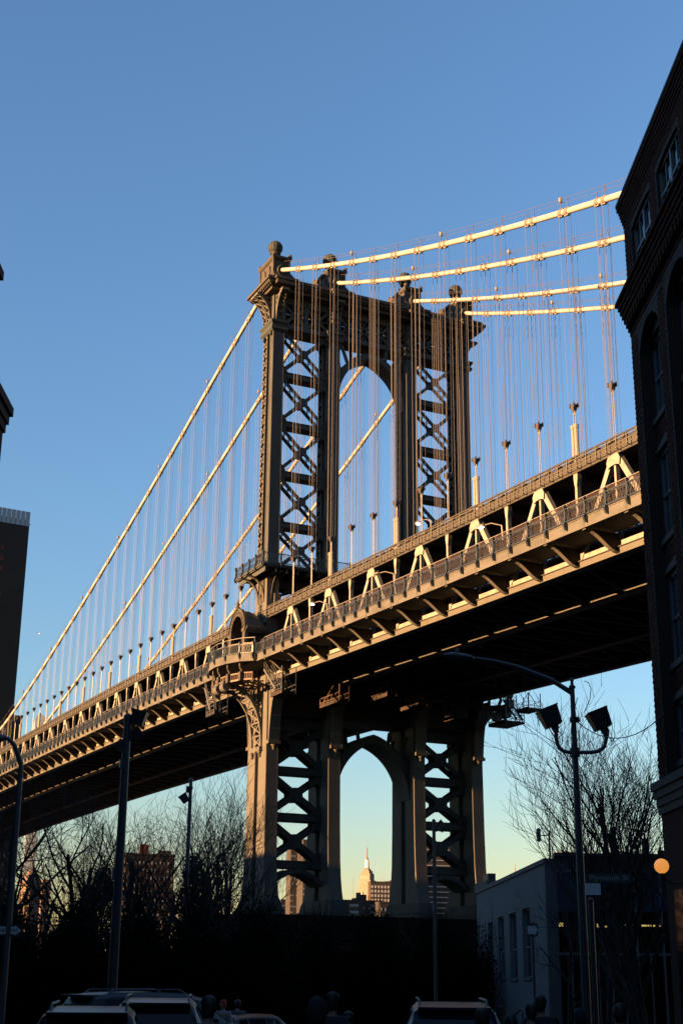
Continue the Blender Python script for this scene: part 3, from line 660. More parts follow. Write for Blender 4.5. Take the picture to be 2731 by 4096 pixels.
# walkway brackets with an ogee underside
def ogee(s_):
    mb = MB(); cur = []
    for k in range(11):
        t = k/10; e = t*t*t*(t*(6*t-15)+10); cur.append((s_*(18.2-3.5*t), -0.12-1.5*e))
    mb.prism([(s_*18.2, 0.0)]+cur+[(s_*14.7, 0.0)], 'x', -0.03, 0.03)
    br = mb
    fl = MB(); fl.strip(cur, 0.07, 'x', -0.22, 0.22)
    return br.mesh('walkway_bracket', 'under'), fl.mesh('bracket_flange', 'chord')  # unlit plate gets the shade-dark steel, sunlit flange the pale paint
for s_ in (-1, 1):
    bm_, fm_ = ogee(s_)
    for x in ALLN:
        if abs(x) < 7: continue
        o = putw('walkway_bracket', bm_, DK, (x, 0, zf(x))); putw('bracket_flange', fm_, o, (x, 0, zf(x)))
# longitudinal members
for i, y in enumerate(YT):
    mt = 'chord' if i in (0, 1) else 'under'  # chords the sun reaches stay pale, the others carry shade in their colour
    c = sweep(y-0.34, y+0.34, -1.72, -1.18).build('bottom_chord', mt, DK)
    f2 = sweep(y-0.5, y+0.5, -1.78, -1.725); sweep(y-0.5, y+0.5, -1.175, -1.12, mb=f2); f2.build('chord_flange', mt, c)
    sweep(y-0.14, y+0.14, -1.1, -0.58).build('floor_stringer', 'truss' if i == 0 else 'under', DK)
    sweep(y-0.3, y+0.3, 6.72, 7.3).build('top_chord', 'bandm', DK)
sweep(-14.4, 14.4, 0.14, 0.34).build('roadway_slab', 'slab', DK)
for y0, y1 in ((-14.3, -6.4), (6.4, 14.3)): sweep(y0, y1, 6.9, 7.2).build('upper_roadway', 'slab', DK)
for y in [-12.5, -10.4, -8.3, -4, -2, 0, 2, 4, 8.3, 10.4, 12.5]: sweep(y-0.12, y+0.12, -0.55, 0.15).build('floor_stringer', 'under', DK)
fb = MB(); fb.box(-0.04, 0.04, -14.2, 14.2, -1.35, 0.1); fb.box(-0.25, 0.25, -14.2, 14.2, -1.42, -1.34); fb.box(-0.25, 0.25, -14.2, 14.2, 0.06, 0.13); FB = fb.mesh('floor_beam', 'under')
ub = MB(); ub.box(-0.15, 0.15, -14.3, -6.4, 6.2, 6.9); ub.box(-0.15, 0.15, 6.4, 14.3, 6.2, 6.9); ub.box(-0.12, 0.12, -6.2, 6.2, 6.5, 6.9); UB = ub.mesh('upper_floor_beam', 'under')
for x in ALLN: putw('floor_beam', FB, DK, (x, 0, zf(x))); putw('upper_floor_beam', UB, DK, (x, 0, zf(x)))
for k, (xa, xb) in enumerate(zip(XS[:-1], XS[1:])):
    if xb-xa < 4: continue
    mb = MB()
    for ya, yb in ((-14.3, -6.3), (-6, 6), (6.3, 14.3)):
        mb.beam((xa, ya, zf(xa)-1.5), (xb, yb, zf(xb)-1.5), 0.22, 0.16, (0, 1, 0)); mb.beam((xa, yb, zf(xa)-1.5), (xb, ya, zf(xb)-1.5), 0.22, 0.16, (0, 1, 0))
    mb.build('lateral_brace', 'under', DK)
# near truss, member by member
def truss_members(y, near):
    mt = 'truss' if near else 'under'  # inner truss painted dark to stand in for the shade inside the deck
    for nodes, apex0 in ((NS, 0), (NM, 0)):
        n = len(nodes) if near else len(nodes)
        for k in range(n):
            x = nodes[k]; z = zf(x); ap = (k % 2 == 0)
            mb = MB(); w = 0.12 if ap else 0.15
            mb.box(x-w, x+w, y-0.2, y+0.2, z-1.15, z+6.75)
            if not ap: mb.prism([(x-w, z+5.6), (x+w, z+5.6), (x+0.28, z+6.3), (x+0.28, z+6.75), (x-0.28, z+6.75), (x-0.28, z+6.3)], 'y', y-0.22, y+0.22)
            p = mb.build('truss_post', mt, DK)
            if near and ap:
                g = MB(); g.prism([(x-0.62, z+6.75), (x-0.9, z+6.25), (x-0.8, z+5.7), (x-0.25, z+5.85), (x+0.25, z+5.85), (x+0.8, z+5.7), (x+0.9, z+6.25), (x+0.62, z+6.75)], 'y', y-0.36, y-0.285); g.build('gusset', mt, p)
            if ap:
                for q in (k-1, k+1):
                    if q < 0: xb = nodes[0]-(nodes[1]-nodes[0])
                    elif q >= len(nodes): continue
                    else: xb = nodes[q]
                    d = MB(); d.beam((x+(0.35 if xb > x else -0.35), y, z+6.6), (xb, y, zf(xb)-1.1), 0.44, 0.52, (0, 1, 0)); dd = d.build('truss_diagonal', mt, DK)
                    if near:
                        l = MB(); va = Vector((x, y+0.3, z+6.4)); vb = Vector((xb, y+0.3, zf(xb)-0.9)); off = Vector((0.42 if xb > x else -0.42, 0.0, 0.36))
                        for t in range(9):
                            a_ = va.lerp(vb, (t+0.5)/9.5); l.beam(a_, a_+off*0.75+(vb-va)*0.03, 0.04, 0.06, (0, 1, 0))
                        l.build('lacing', 'under', dd)
for i, y in enumerate(YT): 
    if i < 2: truss_members(y, i == 0)
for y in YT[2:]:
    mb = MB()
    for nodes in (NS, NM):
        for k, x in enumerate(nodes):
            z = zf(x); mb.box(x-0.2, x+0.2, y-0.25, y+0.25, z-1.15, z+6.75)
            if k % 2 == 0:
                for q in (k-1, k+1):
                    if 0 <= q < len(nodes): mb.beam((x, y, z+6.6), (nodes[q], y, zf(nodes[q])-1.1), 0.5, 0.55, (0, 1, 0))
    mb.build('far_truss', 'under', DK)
# upper edge: plate, three rails, posts, top pipe
for y, s_ in ((-14.95, -1), (14.95, 1)):
    e = sweep(*sorted((y, y-s_*0.08)), 6.78, 7.75).build('upper_edge_plate', 'bandm', DK)
    mb = MB(); yo = y+s_*0.45
    for d in (7.0, 7.35, 7.7):
        for a, b in zip(XS[:-1], XS[1:]): mb.beam((a, yo, zf(a)+d), (b, yo, zf(b)+d), 0.05, 0.07, (0, 1, 0))
    x = XEND0
    while x < XEND1:
        mb.box(x-0.05, x+0.05, yo-0.06, yo+0.06, zf(x)+6.85, zf(x)+7.85); mb.beam((x, yo, zf(x)+6.85), (x, y, zf(x)+6.85), 0.06, 0.06); x += 1.38
    mb.build('edge_rails', 'chord', e)
    mb = MB()
    for a, b in zip(XS[:-1], XS[1:]):
        mb.tube([(a, y+s_*0.1, zf(a)+8.12), (b, y+s_*0.1, zf(b)+8.12)], 0.085, 6); mb.tube([(a, y-s_*0.3, zf(a)+7.98), (b, y-s_*0.3, zf(b)+7.98)], 0.06, 5)
    x = XEND0
    while x < XEND1: mb.box(x-0.22, x+0.22, y-0.15, y+0.15, zf(x)+7.75, zf(x)+8.03); x += 1.84
    mb.build('edge_pipe', 'bandm', e)

# ---------------- cables
cm_ = lerp_curve([(-0.01, 93.9), (21.5, 87.7), (40.2, 82.0), (64.2, 75.1), (89.2, 68.3), (119.9, 60.6), (140, 56.2), (157, 53.2), (190, 50.7), (224, 50.0), (260, 50.8), (300, 53.6), (345, 58.6)])
def zc(x):
    if x >= 0: u = x-2.78; return 93.53-0.4577*u+0.000937*u*u
    return cm_(-x)
cl = ['nearest main cable, outermost towards the camera, running from the first ball finial', 'second main cable from the camera, between the first and the arch', 'third main cable from the camera, beyond the tower arch', 'farthest main cable, lowest of the four at the right']
RC = 0.29
bm2 = MB()
for u in (-0.5, 0.5):
    bm2.tube([(u-0.27, 0, 0), (u+0.27, 0, 0)], RC*1.17, 12); bm2.tube([(u-0.08, 0, 0), (u+0.08, 0, 0)], RC*1.3, 12)
    bm2.box(u-0.3, u+0.3, -0.12, 0.12, -RC*1.5, -RC*1.0); bm2.box(u-0.24, u+0.24, -0.1, 0.1, RC*1.0, RC*1.32)
BAND = bm2.mesh('cable_band', 'band')
sk = MB(); sk.box(-0.32, 0.32, -0.3, 0.3, 0.0, 0.28); sk.stack([(-0.75, 0.1, 0.12), (-0.25, 0.24, 0.28), (0.05, 0.26, 0.3), (0.3, 0.2, 0.24), (0.42, 0.1, 0.12)])
for a in (-0.38, 0.38):
    for b in (-0.3, 0.3): sk.lathe([(0.05, -0.15), (0.14, 0), (0.14, 0.3), (0.05, 0.5)], (a, b, 0), 6)
sk.tube([(-0.12, 0, -1.1), (-0.12, 0, -0.5)], 0.09, 6); sk.tube([(0.12, 0, -1.1), (0.12, 0, -0.5)], 0.09, 6); sk.xform(Matrix.Scale(0.72, 4)); SOCK = sk.mesh('socket', 'socket')
hm = MB()
for a in (-0.55, 0.55): hm.beam((a, 0, RC*1.3), (a, 0, 1.2), 0.05, 0.05)
HPOST = hm.mesh('hand_rope_post', 'rope')
lm = MB(); lm.lathe([(0.05, 0), (0.17, 0.08), (0.19, 0.45), (0.1, 0.6)], (0, 0, 1.2), 8); LAMPM = lm.mesh('cable_lamp', 'fence')
for i, y in enumerate(YT):
    MC = thing('main_cable', cl[i], 'main cable', (2.9, y, 93.5), group='main cables of the bridge')
    for seg in ([2.6+2.0*k for k in range(57)], [-2.6-3.0*k for k in range(115)]):
        mb = MB(); mb.tube([(x, y, zc(x)) for x in seg], RC, 14); mb.build('cable_wrapping', 'cable', MC, smooth=True)
        for off in (-0.4, 0.4):
            mb = MB(); mb.tube([(x, y+off, zc(x)+1.2) for x in seg if abs(x) > 3.5], 0.022, 4); mb.build('hand_rope', 'rope', MC)
    for nodes, sp in ((NS, 1), (NM, -1)):
        for k, x in enumerate(nodes):
            z = zc(x); zs = zf(x)+12.9; sl_ = math.atan((zc(x+.5)-zc(x-.5)))
            b_ = putw('cable_band', BAND, MC, (x, y, z), (0, -sl_, 0)); putw('hand_rope_post', HPOST, b_, (x, y, z))
            if k % 4 == 3: putw('cable_lamp', LAMPM, b_, (x-0.55, y, z))
            mb = MB(); r = 0.023
            low = z-1.2 < zs+1.5
            for a in (-0.5, 0.5):
                for c in (-0.3, 0.3):
                    zz = z+a*math.tan(sl_)
                    if low: mb.tube([(x+a, y+c, zz-RC), (x+a*0.6, y+c, zf(x)+7.3)], r, 4, False)
                    else: mb.tube([(x+a, y+c, zz-RC), (x+a*0.76, y+c, zs+0.3)], r, 4, False)
            if not low:
                for a in (-0.12, 0.12): mb.tube([(x+a, y, zs-0.6), (x+a, y, zf(x)+7.2)], 0.042, 5, False)
            sus = mb.build('suspender', 'rope', MC)
            if not low: putw('socket', SOCK, sus, (x, y, zs))
            if k % 3 == 2:
                mb = MB(); h_ = min(11.2, (z-zf(x))-1)
                for a in (-0.22, 0.22):
                    mb.tube([(x+a, y-0.05, zf(x)+7.2), (x+a, y-0.05, zf(x)+h_)], 0.19, 8); mb.tube([(x+a, y-0.05, zf(x)+h_-0.35), (x+a, y-0.05, zf(x)+h_)], 0.23, 8)
                mb.build('guard_tube', 'band', sus)

# ---------------- balconies with domed entrance beside the outer legs
def balcony(s_, label):
    B = thing('tower_balcony', label, 'balcony', (0, s_*17.5, zf(0)))
    zb = zf(0)
    outline = [(6.7, 18.15), (6.7, 18.7), (5.4, 19.9), (2.9, 20.75), (0, 21.05), (-2.9, 20.75), (-5.4, 19.9), (-6.7, 18.7), (-6.7, 18.15)]
    def zz(x): return zf(x)-0.05
    mb = MB()
    for (xa, ya), (xb, yb) in zip(outline[:-1], outline[1:]):
        l = hypot(xb-xa, yb-ya); nx, ny = (yb-ya)/l*0.12, -(xb-xa)/l*0.12
        mb.hexa([(xa, s_*ya, zz(xa)), (xb, s_*yb, zz(xb)), (xb+nx, s_*(yb+ny), zz(xb)), (xa+nx, s_*(ya+ny), zz(xa)), (xa, s_*ya, zz(xa)+0.95), (xb, s_*yb, zz(xb)+0.95), (xb+nx, s_*(yb+ny), zz(xb)+0.95), (xa+nx, s_*(ya+ny), zz(xa)+0.95)])
    mb.build('balcony_fascia', 'fascia', B)
    mb = MB(); mb.prism([(x, s_*(y-0.15)) for x, y in outline]+[(-6.7, s_*15.4), (6.7, s_*15.4)], 'z', zb+0.2, zb+0.45); mb.build('balcony_floor', 'slab', B)
    ol = outline[1:-1]
    for (xa, ya), (xb, yb) in zip(ol[:-1], ol[1:]):
        L = hypot(xb-xa, yb-ya); o = putw('railing_panel', PANEL, B, ((xa+xb)/2, s_*((ya+yb)/2+0.15), zz((xa+xb)/2)+0.95), (0, 0, atan2(s_*(yb-ya), xb-xa))); o.scale = (L/2.3, 1, 0.9)
    for x, y in ol:
        t = atan2(x, 12); putw('railing_post', POST, B, (x, s_*(y+0.1), zz(x)+0.9), (0, 0, t if s_ < 0 else pi-t))
    mb = MB()
    for (xa, ya), (xb, yb) in zip(ol[:-1], ol[1:]):
        for d in (2.3, 2.95): mb.beam((xa, s_*(ya-.1), zz(xa)+d), (xb, s_*(yb-.1), zz(xb)+d), 0.06, 0.06, (0, 0, 1))
        mb.beam((xa, s_*(ya-.1), zz(xa)+.9), (xa, s_*(ya-.1), zz(xa)+2.95), 0.07, 0.07)
    mb.build('fence_rail', 'fence', B)
    # ring girder below with a row of slots, carried by S brackets
    rg = [(5.6, 18.3), (4.6, 19.3), (2.5, 20.1), (0, 20.4), (-2.5, 20.1), (-4.6, 19.3), (-5.6, 18.3)]
    mb = MB(); z0 = zb-2.35
    for (xa, ya), (xb, yb) in zip(rg[:-1], rg[1:]):
        for d0, d1 in ((0, 0.22), (0.85, 1.0)): mb.beam((xa, s_*ya, z0+(d0+d1)/2), (xb, s_*yb, z0+(d0+d1)/2), d1-d0, 0.2, (0, 0, 1))
        n = 6
        for k in range(n+1): t = k/n; mb.beam((xa+(xb-xa)*t, s_*(ya+(yb-ya)*t), z0+0.2), (xa+(xb-xa)*t, s_*(ya+(yb-ya)*t), z0+0.87), 0.16, 0.16, (1, 0, 0))
    mb.build('ring_girder', 'rust', B)
    mb = MB()
    for (xa, ya), (xb, yb) in zip(rg[:-1], rg[1:]):
        mb.beam((xa, s_*ya, z0+0.05), (xa*0.5, s_*15.5, z0+0.05), 0.2, 0.25, (0, 0, 1)); mb.beam((xa, s_*ya, z0), (xb*0.7, s_*16.8, z0), 0.12, 0.14, (0, 0, 1))
    mb.build('ring_framing', 'rust', B)
    for x, y in rg[1:-1]:
        mb = MB(); c = [(y+0.25, zz(x)), (y+0.25, zz(x)-0.5), (y-0.05, zz(x)-0.95), (y+0.0, zz(x)-1.3), (y+0.22, z0+0.9), (y+0.22, z0+0.2)]
        mb.strip([(s_*a, b) for a, b in c], 0.28, 'x', x-0.16, x+0.16); mb.box(x-0.28, x+0.28, *sorted((s_*(y+0.05), s_*(y+0.38))), z0-0.05, z0+1.05); mb.build('ring_bracket', 'cornice', B)
    # entrance: ribbed half dome behind an ornamented arch
    ya, yb = s_*18.35, s_*15.3; zsp = zb+4.75; R_ = 2.35; fr = []
    fr = [(R_*cos(pi*k/16), zsp+R_*1.05*sin(pi*k/16)) for k in range(17)]
    mb = MB(); mb.strip([(p, q) for p, q in fr], 0.75, 'y', *sorted((ya, ya+s_*-0.35)))
    mb.strip([(p*1.19, zsp+(q-zsp)*1.19) for p, q in fr], 0.16, 'y', *sorted((ya+s_*0.14, ya+s_*-0.3)))
    mb.strip([(p*0.86, zsp+(q-zsp)*0.86) for p, q in fr], 0.14, 'y', *sorted((ya+s_*0.1, ya+s_*-0.3)))
    for k in range(1, 16, 1):
        p, q = fr[k]; mb.box(p-0.1, p+0.1, *sorted((ya, ya+s_*0.1)), q-0.1, q+0.1)
    for sx in (-1, 1): mb.box(sx*R_-0.38, sx*R_+0.38, *sorted((ya+s_*0.05, ya-s_*0.4)), zb+0.5, zsp); mb.box(sx*R_-0.5, sx*R_+0.5, *sorted((ya+s_*0.15, ya-s_*0.5)), zsp-0.35, zsp+0.05)
    mb.lathe([(0.3, 0), (0.38, 0.25), (0.2, 0.5), (0.28, 0.8), (0.1, 1.1), (0.03, 1.5)], (0, ya, zsp+R_*1.22), 8)
    mb.build('entrance_arch', 'cornice', B)
    k = 0; mb = MB(); n, mrow = 16, 6; vs = []
    for j in range(mrow+1):
        t = j/mrow; y = ya-s_*0.3+(yb-ya+s_*0.3)*t; sc = (1.12, 1.15, 1.14, 1.08, 0.96, 0.74, 0.3)[j]
        for i in range(n+1): a = pi*i/n; vs.append((R_*1.12*cos(a), y, zsp+0.05+R_*sc*sin(a)))
    fsx = [(j*(n+1)+i, j*(n+1)+i+1, (j+1)*(n+1)+i+1, (j+1)*(n+1)+i) for j in range(mrow) for i in range(n)]
    mb.add(vs, fsx); dm = mb.build('dome_roof', 'copper', B, smooth=True)
    mb = MB()
    for j in (0, 2, 4):
        row = vs[j*(n+1):(j+1)*(n+1)]; mb.tube(row, 0.07, 5)
    for i in (3, 6, 10, 13): mb.tube([vs[j*(n+1)+i] for j in range(mrow+1)], 0.05, 5)
    mb.build('dome_rib', 'copper', dm)
    mb = MB()
    for sx in (-1, 1):
        mb.box(*sorted((sx*2.3, sx*3.0)), *sorted((ya, yb)), zsp-0.3, zsp+0.12); mb.box(*sorted((sx*2.4, sx*2.85)), *sorted((ya, yb)), zsp-0.5, zsp-0.3)
        y = min(ya, yb)+0.1
        while y < max(ya, yb)-0.1: mb.box(*sorted((sx*2.95, sx*3.12)), y, y+0.14, zsp-0.1, zsp+0.32); y += 0.36
        mb.strip([(sx*2.4, zb+3.2), (sx*2.5, zb+3.9), (sx*2.8, zb+4.4)], 0.15, 'y', *sorted((yb, yb+s_*0.3)))
    mb.build('dome_eave', 'cornice', B)
    mb = MB(); mb.box(-2.2, 2.2, *sorted((yb, yb+s_*0.1)), zb+0.4, zsp+1.2)
    for sx in (-1, 1): mb.box(*sorted((sx*2.2, sx*2.3)), *sorted((ya-s_*.4, yb)), zb+0.4, zsp-0.3)
    mb.build('entrance_wall', 'under', B)
    return B
balcony(-1, 'curved tower balcony with domed arched entrance on the sunlit side of the tower')
balcony(1, 'shadowed tower balcony on the far side of the tower, seen against the sky')
# inspection stairs and platforms below the deck, beside the tower legs
def platform(label, x0, x1, y0, y1, z, stair=None, mt='galv'):
    T = thing('inspection_platform', label, 'inspection platform', ((x0+x1)/2, (y0+y1)/2, z), group='inspection platforms hung below the deck')
    mb = MB(); mb.box(x0, x1, y0, y1, z, z+0.1); mb.box(x0, x1, y0, y0+.06, z+.1, z+.45); mb.box(x1-.06, x1, y0, y1, z+.1, z+.3); mb.build('grating_floor', 'under', T)
    mb = MB()
    xs = [x0+(x1-x0)*k/max(1, round((x1-x0)/1.2)) for k in range(max(1, round((x1-x0)/1.2))+1)]; ys = [y0+(y1-y0)*k/max(1, round((y1-y0)/1.2)) for k in range(max(1, round((y1-y0)/1.2))+1)]
    for x in xs:
        for y in (y0, y1): mb.beam((x, y, z), (x, y, z+1.15), 0.06, 0.06)
    for y in ys:
        for x in (x0, x1): mb.beam((x, y, z), (x, y, z+1.15), 0.06, 0.06)
    for h in (0.6, 1.15):
        for y in (y0, y1): mb.beam((x0, y, z+h), (x1, y, z+h), 0.05, 0.05)
        for x in (x0, x1): mb.beam((x, y0, z+h), (x, y1, z+h), 0.05, 0.05)
    mb.build('guard_rail', mt, T)
    mb = MB()
    for x in (x0, x1):
        for y in (y0, y1): mb.beam((x, y, z), (x, y, zf(x)-1.4), 0.09, 0.09)
    mb.beam((x0, y0, z), (x1, y0, zf(x1)-1.4), 0.06, 0.06); mb.beam((x1, y1, z), (x1, y0, zf(x1)-1.4), 0.06, 0.06); mb.build('hanger', mt, T)
    if stair:
        (xa, xb, ys_, za, zb_) = stair; mb = MB()
        for y in (ys_, ys_+0.9): mb.beam((xa, y, za), (xb, y, zb_), 0.08, 0.28, (0, 1, 0)); mb.beam((xa, y, za+1.1), (xb, y, zb_+1.1), 0.05, 0.05); mb.beam((xa, y, za+.6), (xb, y, zb_+.6), 0.05, 0.05)
        n = 9
        for k in range(n+1):
            t = k/n; p = (xa+(xb-xa)*t, za+(zb_-za)*t); mb.box(p[0]-.13, p[0]+.13, ys_, ys_+.9, p[1]-.03, p[1]+.03)
            if k % 2 == 0: mb.beam((p[0], ys_, p[1]), (p[0], ys_, p[1]+1.1), 0.05, 0.05); mb.beam((p[0], ys_+.9, p[1]), (p[0], ys_+.9, p[1]+1.1), 0.05, 0.05)
        mb.build('stair_flight', mt, T)
platform('grey stair platform hung below the deck just right of the sunlit leg', 9.3, 12.6, -17.4, -15.6, 32.6, (7.0, 10.6, -17.4, 36.4, 33.4))
platform('small stair platform hung below the deck left of the curved bracket', -10.5, -7.6, -18.2, -16.4, 33.2, (-11.5, -9.3, -18.2, 37.2, 34))
platform('long rusty platform below the deck left of the tower arch', 5.0, 10.5, -8.9, -7.6, 32.7, None, 'rust')
platform('rusty platform with upright below the deck over the arch', 8.0, 12.0, -3.2, -1.9, 33.6, None, 'rust')
platform('rusty platform below the deck right of the arch top', 5.5, 10.0, 2.2, 3.5, 33.2, None, 'rust')
platform('rusty platform below the deck beside the third leg', 5.5, 9.0, 8.6, 9.8, 32.4, None, 'rust')
platform('stair platform at the far right edge of the deck against the sky', 4.6, 8.8, 15.8, 18.6, 32.4, (5.5, 8.6, 17.6, 36.0, 33.0))
platform('outermost hanging platform at the far edge of the deck against the sky', 9.6, 12.4, 17.0, 18.8, 33.6, None)
# deck lamps
def deck_lamp(label, base, top, head, lit=True):
    base, top, head = Vector(base), Vector(top), Vector(head)
    T = thing('deck_lamp', label, 'street lamp', base, group='street lamps on the bridge deck')
    mb = MB(); mb.tube([base, top], [0.1, 0.07], 8); mb.tube([top, top.lerp(head, 0.5)+Vector((0, 0, 0.25)), head], 0.05, 6); mb.build('lamp_pole', 'fence', T)
    mb = MB(); mb.lathe([(0.05, 0.12), (0.28, 0.05), (0.3, -0.05), (0.2, -0.12)], head, 10, (1.5, 1)); h = mb.build('lamp_head', 'fence', T)
    if lit: mb = MB(); mb.lathe([(0.2, -0.1), (0.22, -0.16), (0.12, -0.24), (0.02, -0.26)], head, 10, (1.4, 1)); mb.build('lit_lens', 'lampon', h)
p = at_dist(1577, 2140, 190); t_ = at_dist(1577, 2138, 165); 
deck_lamp('lit street lamp on a pole on the upper roadway right of the tower arch', (37.2, -11.0, zf(37.2)+7.2), (37.2, -11.0, 47.6), (35.4, -11.6, 47.8))
for x, lab, lit in ((57.5, 'lit lamp hung under the upper deck near the right end of the truss', True), (14.4+5.4, 'lit lamp hung under the upper deck close right of the tower', True), (41.7-5.4, 'unlit lamp hung under the upper deck midway along the right truss', False)):
    z = zf(x)+5.0; deck_lamp(lab, (x, -14.95, z-1.4), (x, -15.05, z), (x-2.2, -15.9, z+0.45), lit)

# ================================================================== BUILDINGS OF THE STREET
# local street frame: an Empty at st(0, n) turned so that local x = street direction, local y = left of it
def street_thing(name, label, cat, s, n, group=None, z=None): return thing(name, label, cat, st(s, n, z), SROT, group)
# ---- brick warehouse on the right: local x = s-35.5 (negative towards the camera), local y = -(n-9)
def brick_warehouse():
    T = thing('brick_warehouse', 'dark red brick warehouse with corbelled cornices and arched bays at the right edge', 'building', st(35.5, 9.0, 0), SROT)
    def P(name, mb, mt, par=None):
        o = bpy.data.objects.new(name, mb.mesh(name, mt)); COL.objects.link(o); o.parent = par or T; return o
    L0 = -42.0; ZT = 23.0
    bays = [(-0.8-2.2-2.95*k, -0.8-2.95*k) for k in range(14)]
    wins = [(20.35, 22.05), (16.0, 18.35), (12.56, 15.0), (9.22, 11.58), (6.75, 8.24)]
    arch_top = 18.7; rec_lo = 6.4
    mb = MB(); mb.box(L0, 0, -16, -0.62, -1.2, ZT); P('rear_block', mb, 'brickwall')
    P('ground_floor_wall', MB().box(L0, 0, -0.62, 0, -1.2, 6.3), 'brickwall'); mb = MB()
    mb.box(L0, 0, -0.62, 0, 18.75, 20.2); mb.box(L0, 0, -0.62, 0, 22.35, ZT)
    edges = [0]+[v for b in bays for v in (b[1], b[0])]+[L0]
    for a, b in zip(edges[0::2], edges[1::2]): mb.box(min(a, b), max(a, b), -0.62, 0, 6.3, 22.35) if abs(a-b) > 0.05 else None
    w = P('street_wall', mb, 'mortar')
    for k, (a, b) in enumerate(bays):
        if k > 5: continue
        zz = [6.3]+[v for wn_ in sorted(wins[1:]) for v in wn_]+[18.75]
        for z0, z1 in zip(zz[0::2], zz[1::2]): 
            if z1-z0 > 0.02: P('spandrel', MB().box(a, b, -0.62, -0.32, z0, z1), 'mortar')
        P('spandrel', MB().box(a, b, -0.62, -0.02, 20.2, 20.35), 'mortar')
        cvx = [(a, 18.76), (a, 18.0), (a+0.25, 18.35), (a+0.65, 18.6), ((a+b)/2, 18.68), (b-0.65, 18.6), (b-0.25, 18.35), (b, 18.0), (b, 18.76)]
        P('arch_head', MB().prism(cvx, 'y', -0.5, -0.004), 'mortar'); mb = MB()
        mb.prism([(a, 22.4), (a, 21.96), (a+0.4, 22.03), ((a+b)/2, 22.06), (b-0.4, 22.03), (b, 21.96), (b, 22.4)], 'y', -0.5, -0.004)
        P('arch_head', mb, 'mortar')
        for j, (z0, z1) in enumerate(wins):
            y = -0.42 if j else -0.13
            f = MB(); fw_ = 0.09
            for (x0, x1, q0, q1) in ((a, a+fw_, z0, z1), (b-fw_, b, z0, z1), (a+fw_, b-fw_, z1-fw_, z1), (a+fw_, b-fw_, z0, z0+fw_), ((a+b)/2-0.06, (a+b)/2+0.06, z0+fw_, z1-fw_)): f.box(x0, x1, y-0.06, y+0.04, q0, q1)
            zm = (z0+z1)/2; f.box(a+fw_, (a+b)/2-0.06, y-0.05, y+0.03, zm-0.035, zm+0.035); f.box((a+b)/2+0.06, b-fw_, y-0.05, y+0.03, zm-0.035, zm+0.035)
            for q in (0.25, 0.75):
                xm = a+(b-a)*q; f.box(xm-0.02, xm+0.02, y-0.045, y+0.02, z0+fw_, z1-fw_)
            wo_ = P('window', f, 'wframe')
            for (x0, x1) in ((a+fw_, (a+b)/2-0.06), ((a+b)/2+0.06, b-fw_)):
                for (q0, q1) in ((z0+fw_, zm-0.035), (zm+0.035, z1-fw_)):
                    g = MB(); tilt = rnd.uniform(-0.012, 0.012); g.hexa([(x0, y-0.03, q0), (x1, y-0.03+tilt, q0), (x1, y-0.015+tilt, q0), (x0, y-0.015, q0), (x0, y-0.03, q1), (x1, y-0.03+tilt, q1), (x1, y-0.015+tilt, q1), (x0, y-0.015, q1)])
                    P('pane', g, 'glass', wo_)
            sl_ = MB(); sl_.box(a-0.02, b+0.02, y, -0.24 if j else 0.03, z0-0.16, z0); P('sill', sl_, 'trimstone', wo_)
            if 0 < j: h = MB(); h.prism([(a+0.02, z1+0.02), (b-0.02, z1+0.02), (b-0.02, z1+0.12), ((a+b)/2, z1+0.25), (a+0.02, z1+0.12)], 'y', -0.4, -0.27); P('lintel', h, 'trimstone', wo_)
    # corbelled cornices, course by course
    mb = MB()
    for k in range(5): mb.box(L0, 0.02+0.022*k, -0.6, 0.02+0.025*k, 22.45+0.12*k, 22.57+0.12*k)
    mb.box(L0, 0.15, -0.6, 0.16, 23.05, 23.2); c1 = P('top_cornice', mb, 'brick2')
    mb = MB(); x = -0.1
    mb.box(L0, 0.17, -0.4, 0.18, 23.2, 23.3); mb.box(L0, 0.1, -1.2, -0.4, 23.0, 23.8); P('coping', mb, 'trimstone', c1)
    mb = MB()
    for k in range(7): mb.box(L0, 0.02+0.04*k, -0.6, 0.02+0.042*k, 18.95+0.15*k, 19.1+0.15*k)
    mb.box(L0, 0.33, -0.6, 0.34, 20.0, 20.12); c2 = P('middle_cornice', mb, 'brick2')
    mb = MB(); x = -0.2
    while x > -16: mb.box(x-0.14, x, 0.06, 0.17, 19.12, 19.4); x -= 0.3
    P('cornice_teeth', mb, 'brick2', c2)
    mb = MB(); mb.box(L0, 0.12, -0.1, 0.16, 21.9, 22.0) if False else mb.box(L0, 0.2, -0.6, 0.2, 6.1, 6.3); mb.box(L0, 0.14, -0.6, 0.14, 5.9, 6.1); mb.box(L0, 0.09, -0.6, 0.09, 5.7, 5.9); mb.box(L0, 0.05, -0.6, 0.05, 5.5, 5.7); P('lower_ledge', mb, 'trimstone')
    for (s0, s1, z0, z1) in ((-3.0, -0.9, -0.9, 3.6), (-6.2, -4.2, -0.9, 3.6)):
        mb = MB(); mb.box(s0, s1, 0.0, 0.05, z0, z1); P('shopfront', mb, 'glass')
    # bricks: piers, spandrels, upper wall (as far along as the photograph shows them)
    q = MB(); q.box(0, 0.205, -0.02, 0.012, 0, 0.068); BR = [q.mesh('brick', 'brick'), q.mesh('brick', 'brick2')]
    cells = []; z = 6.32; row = 0
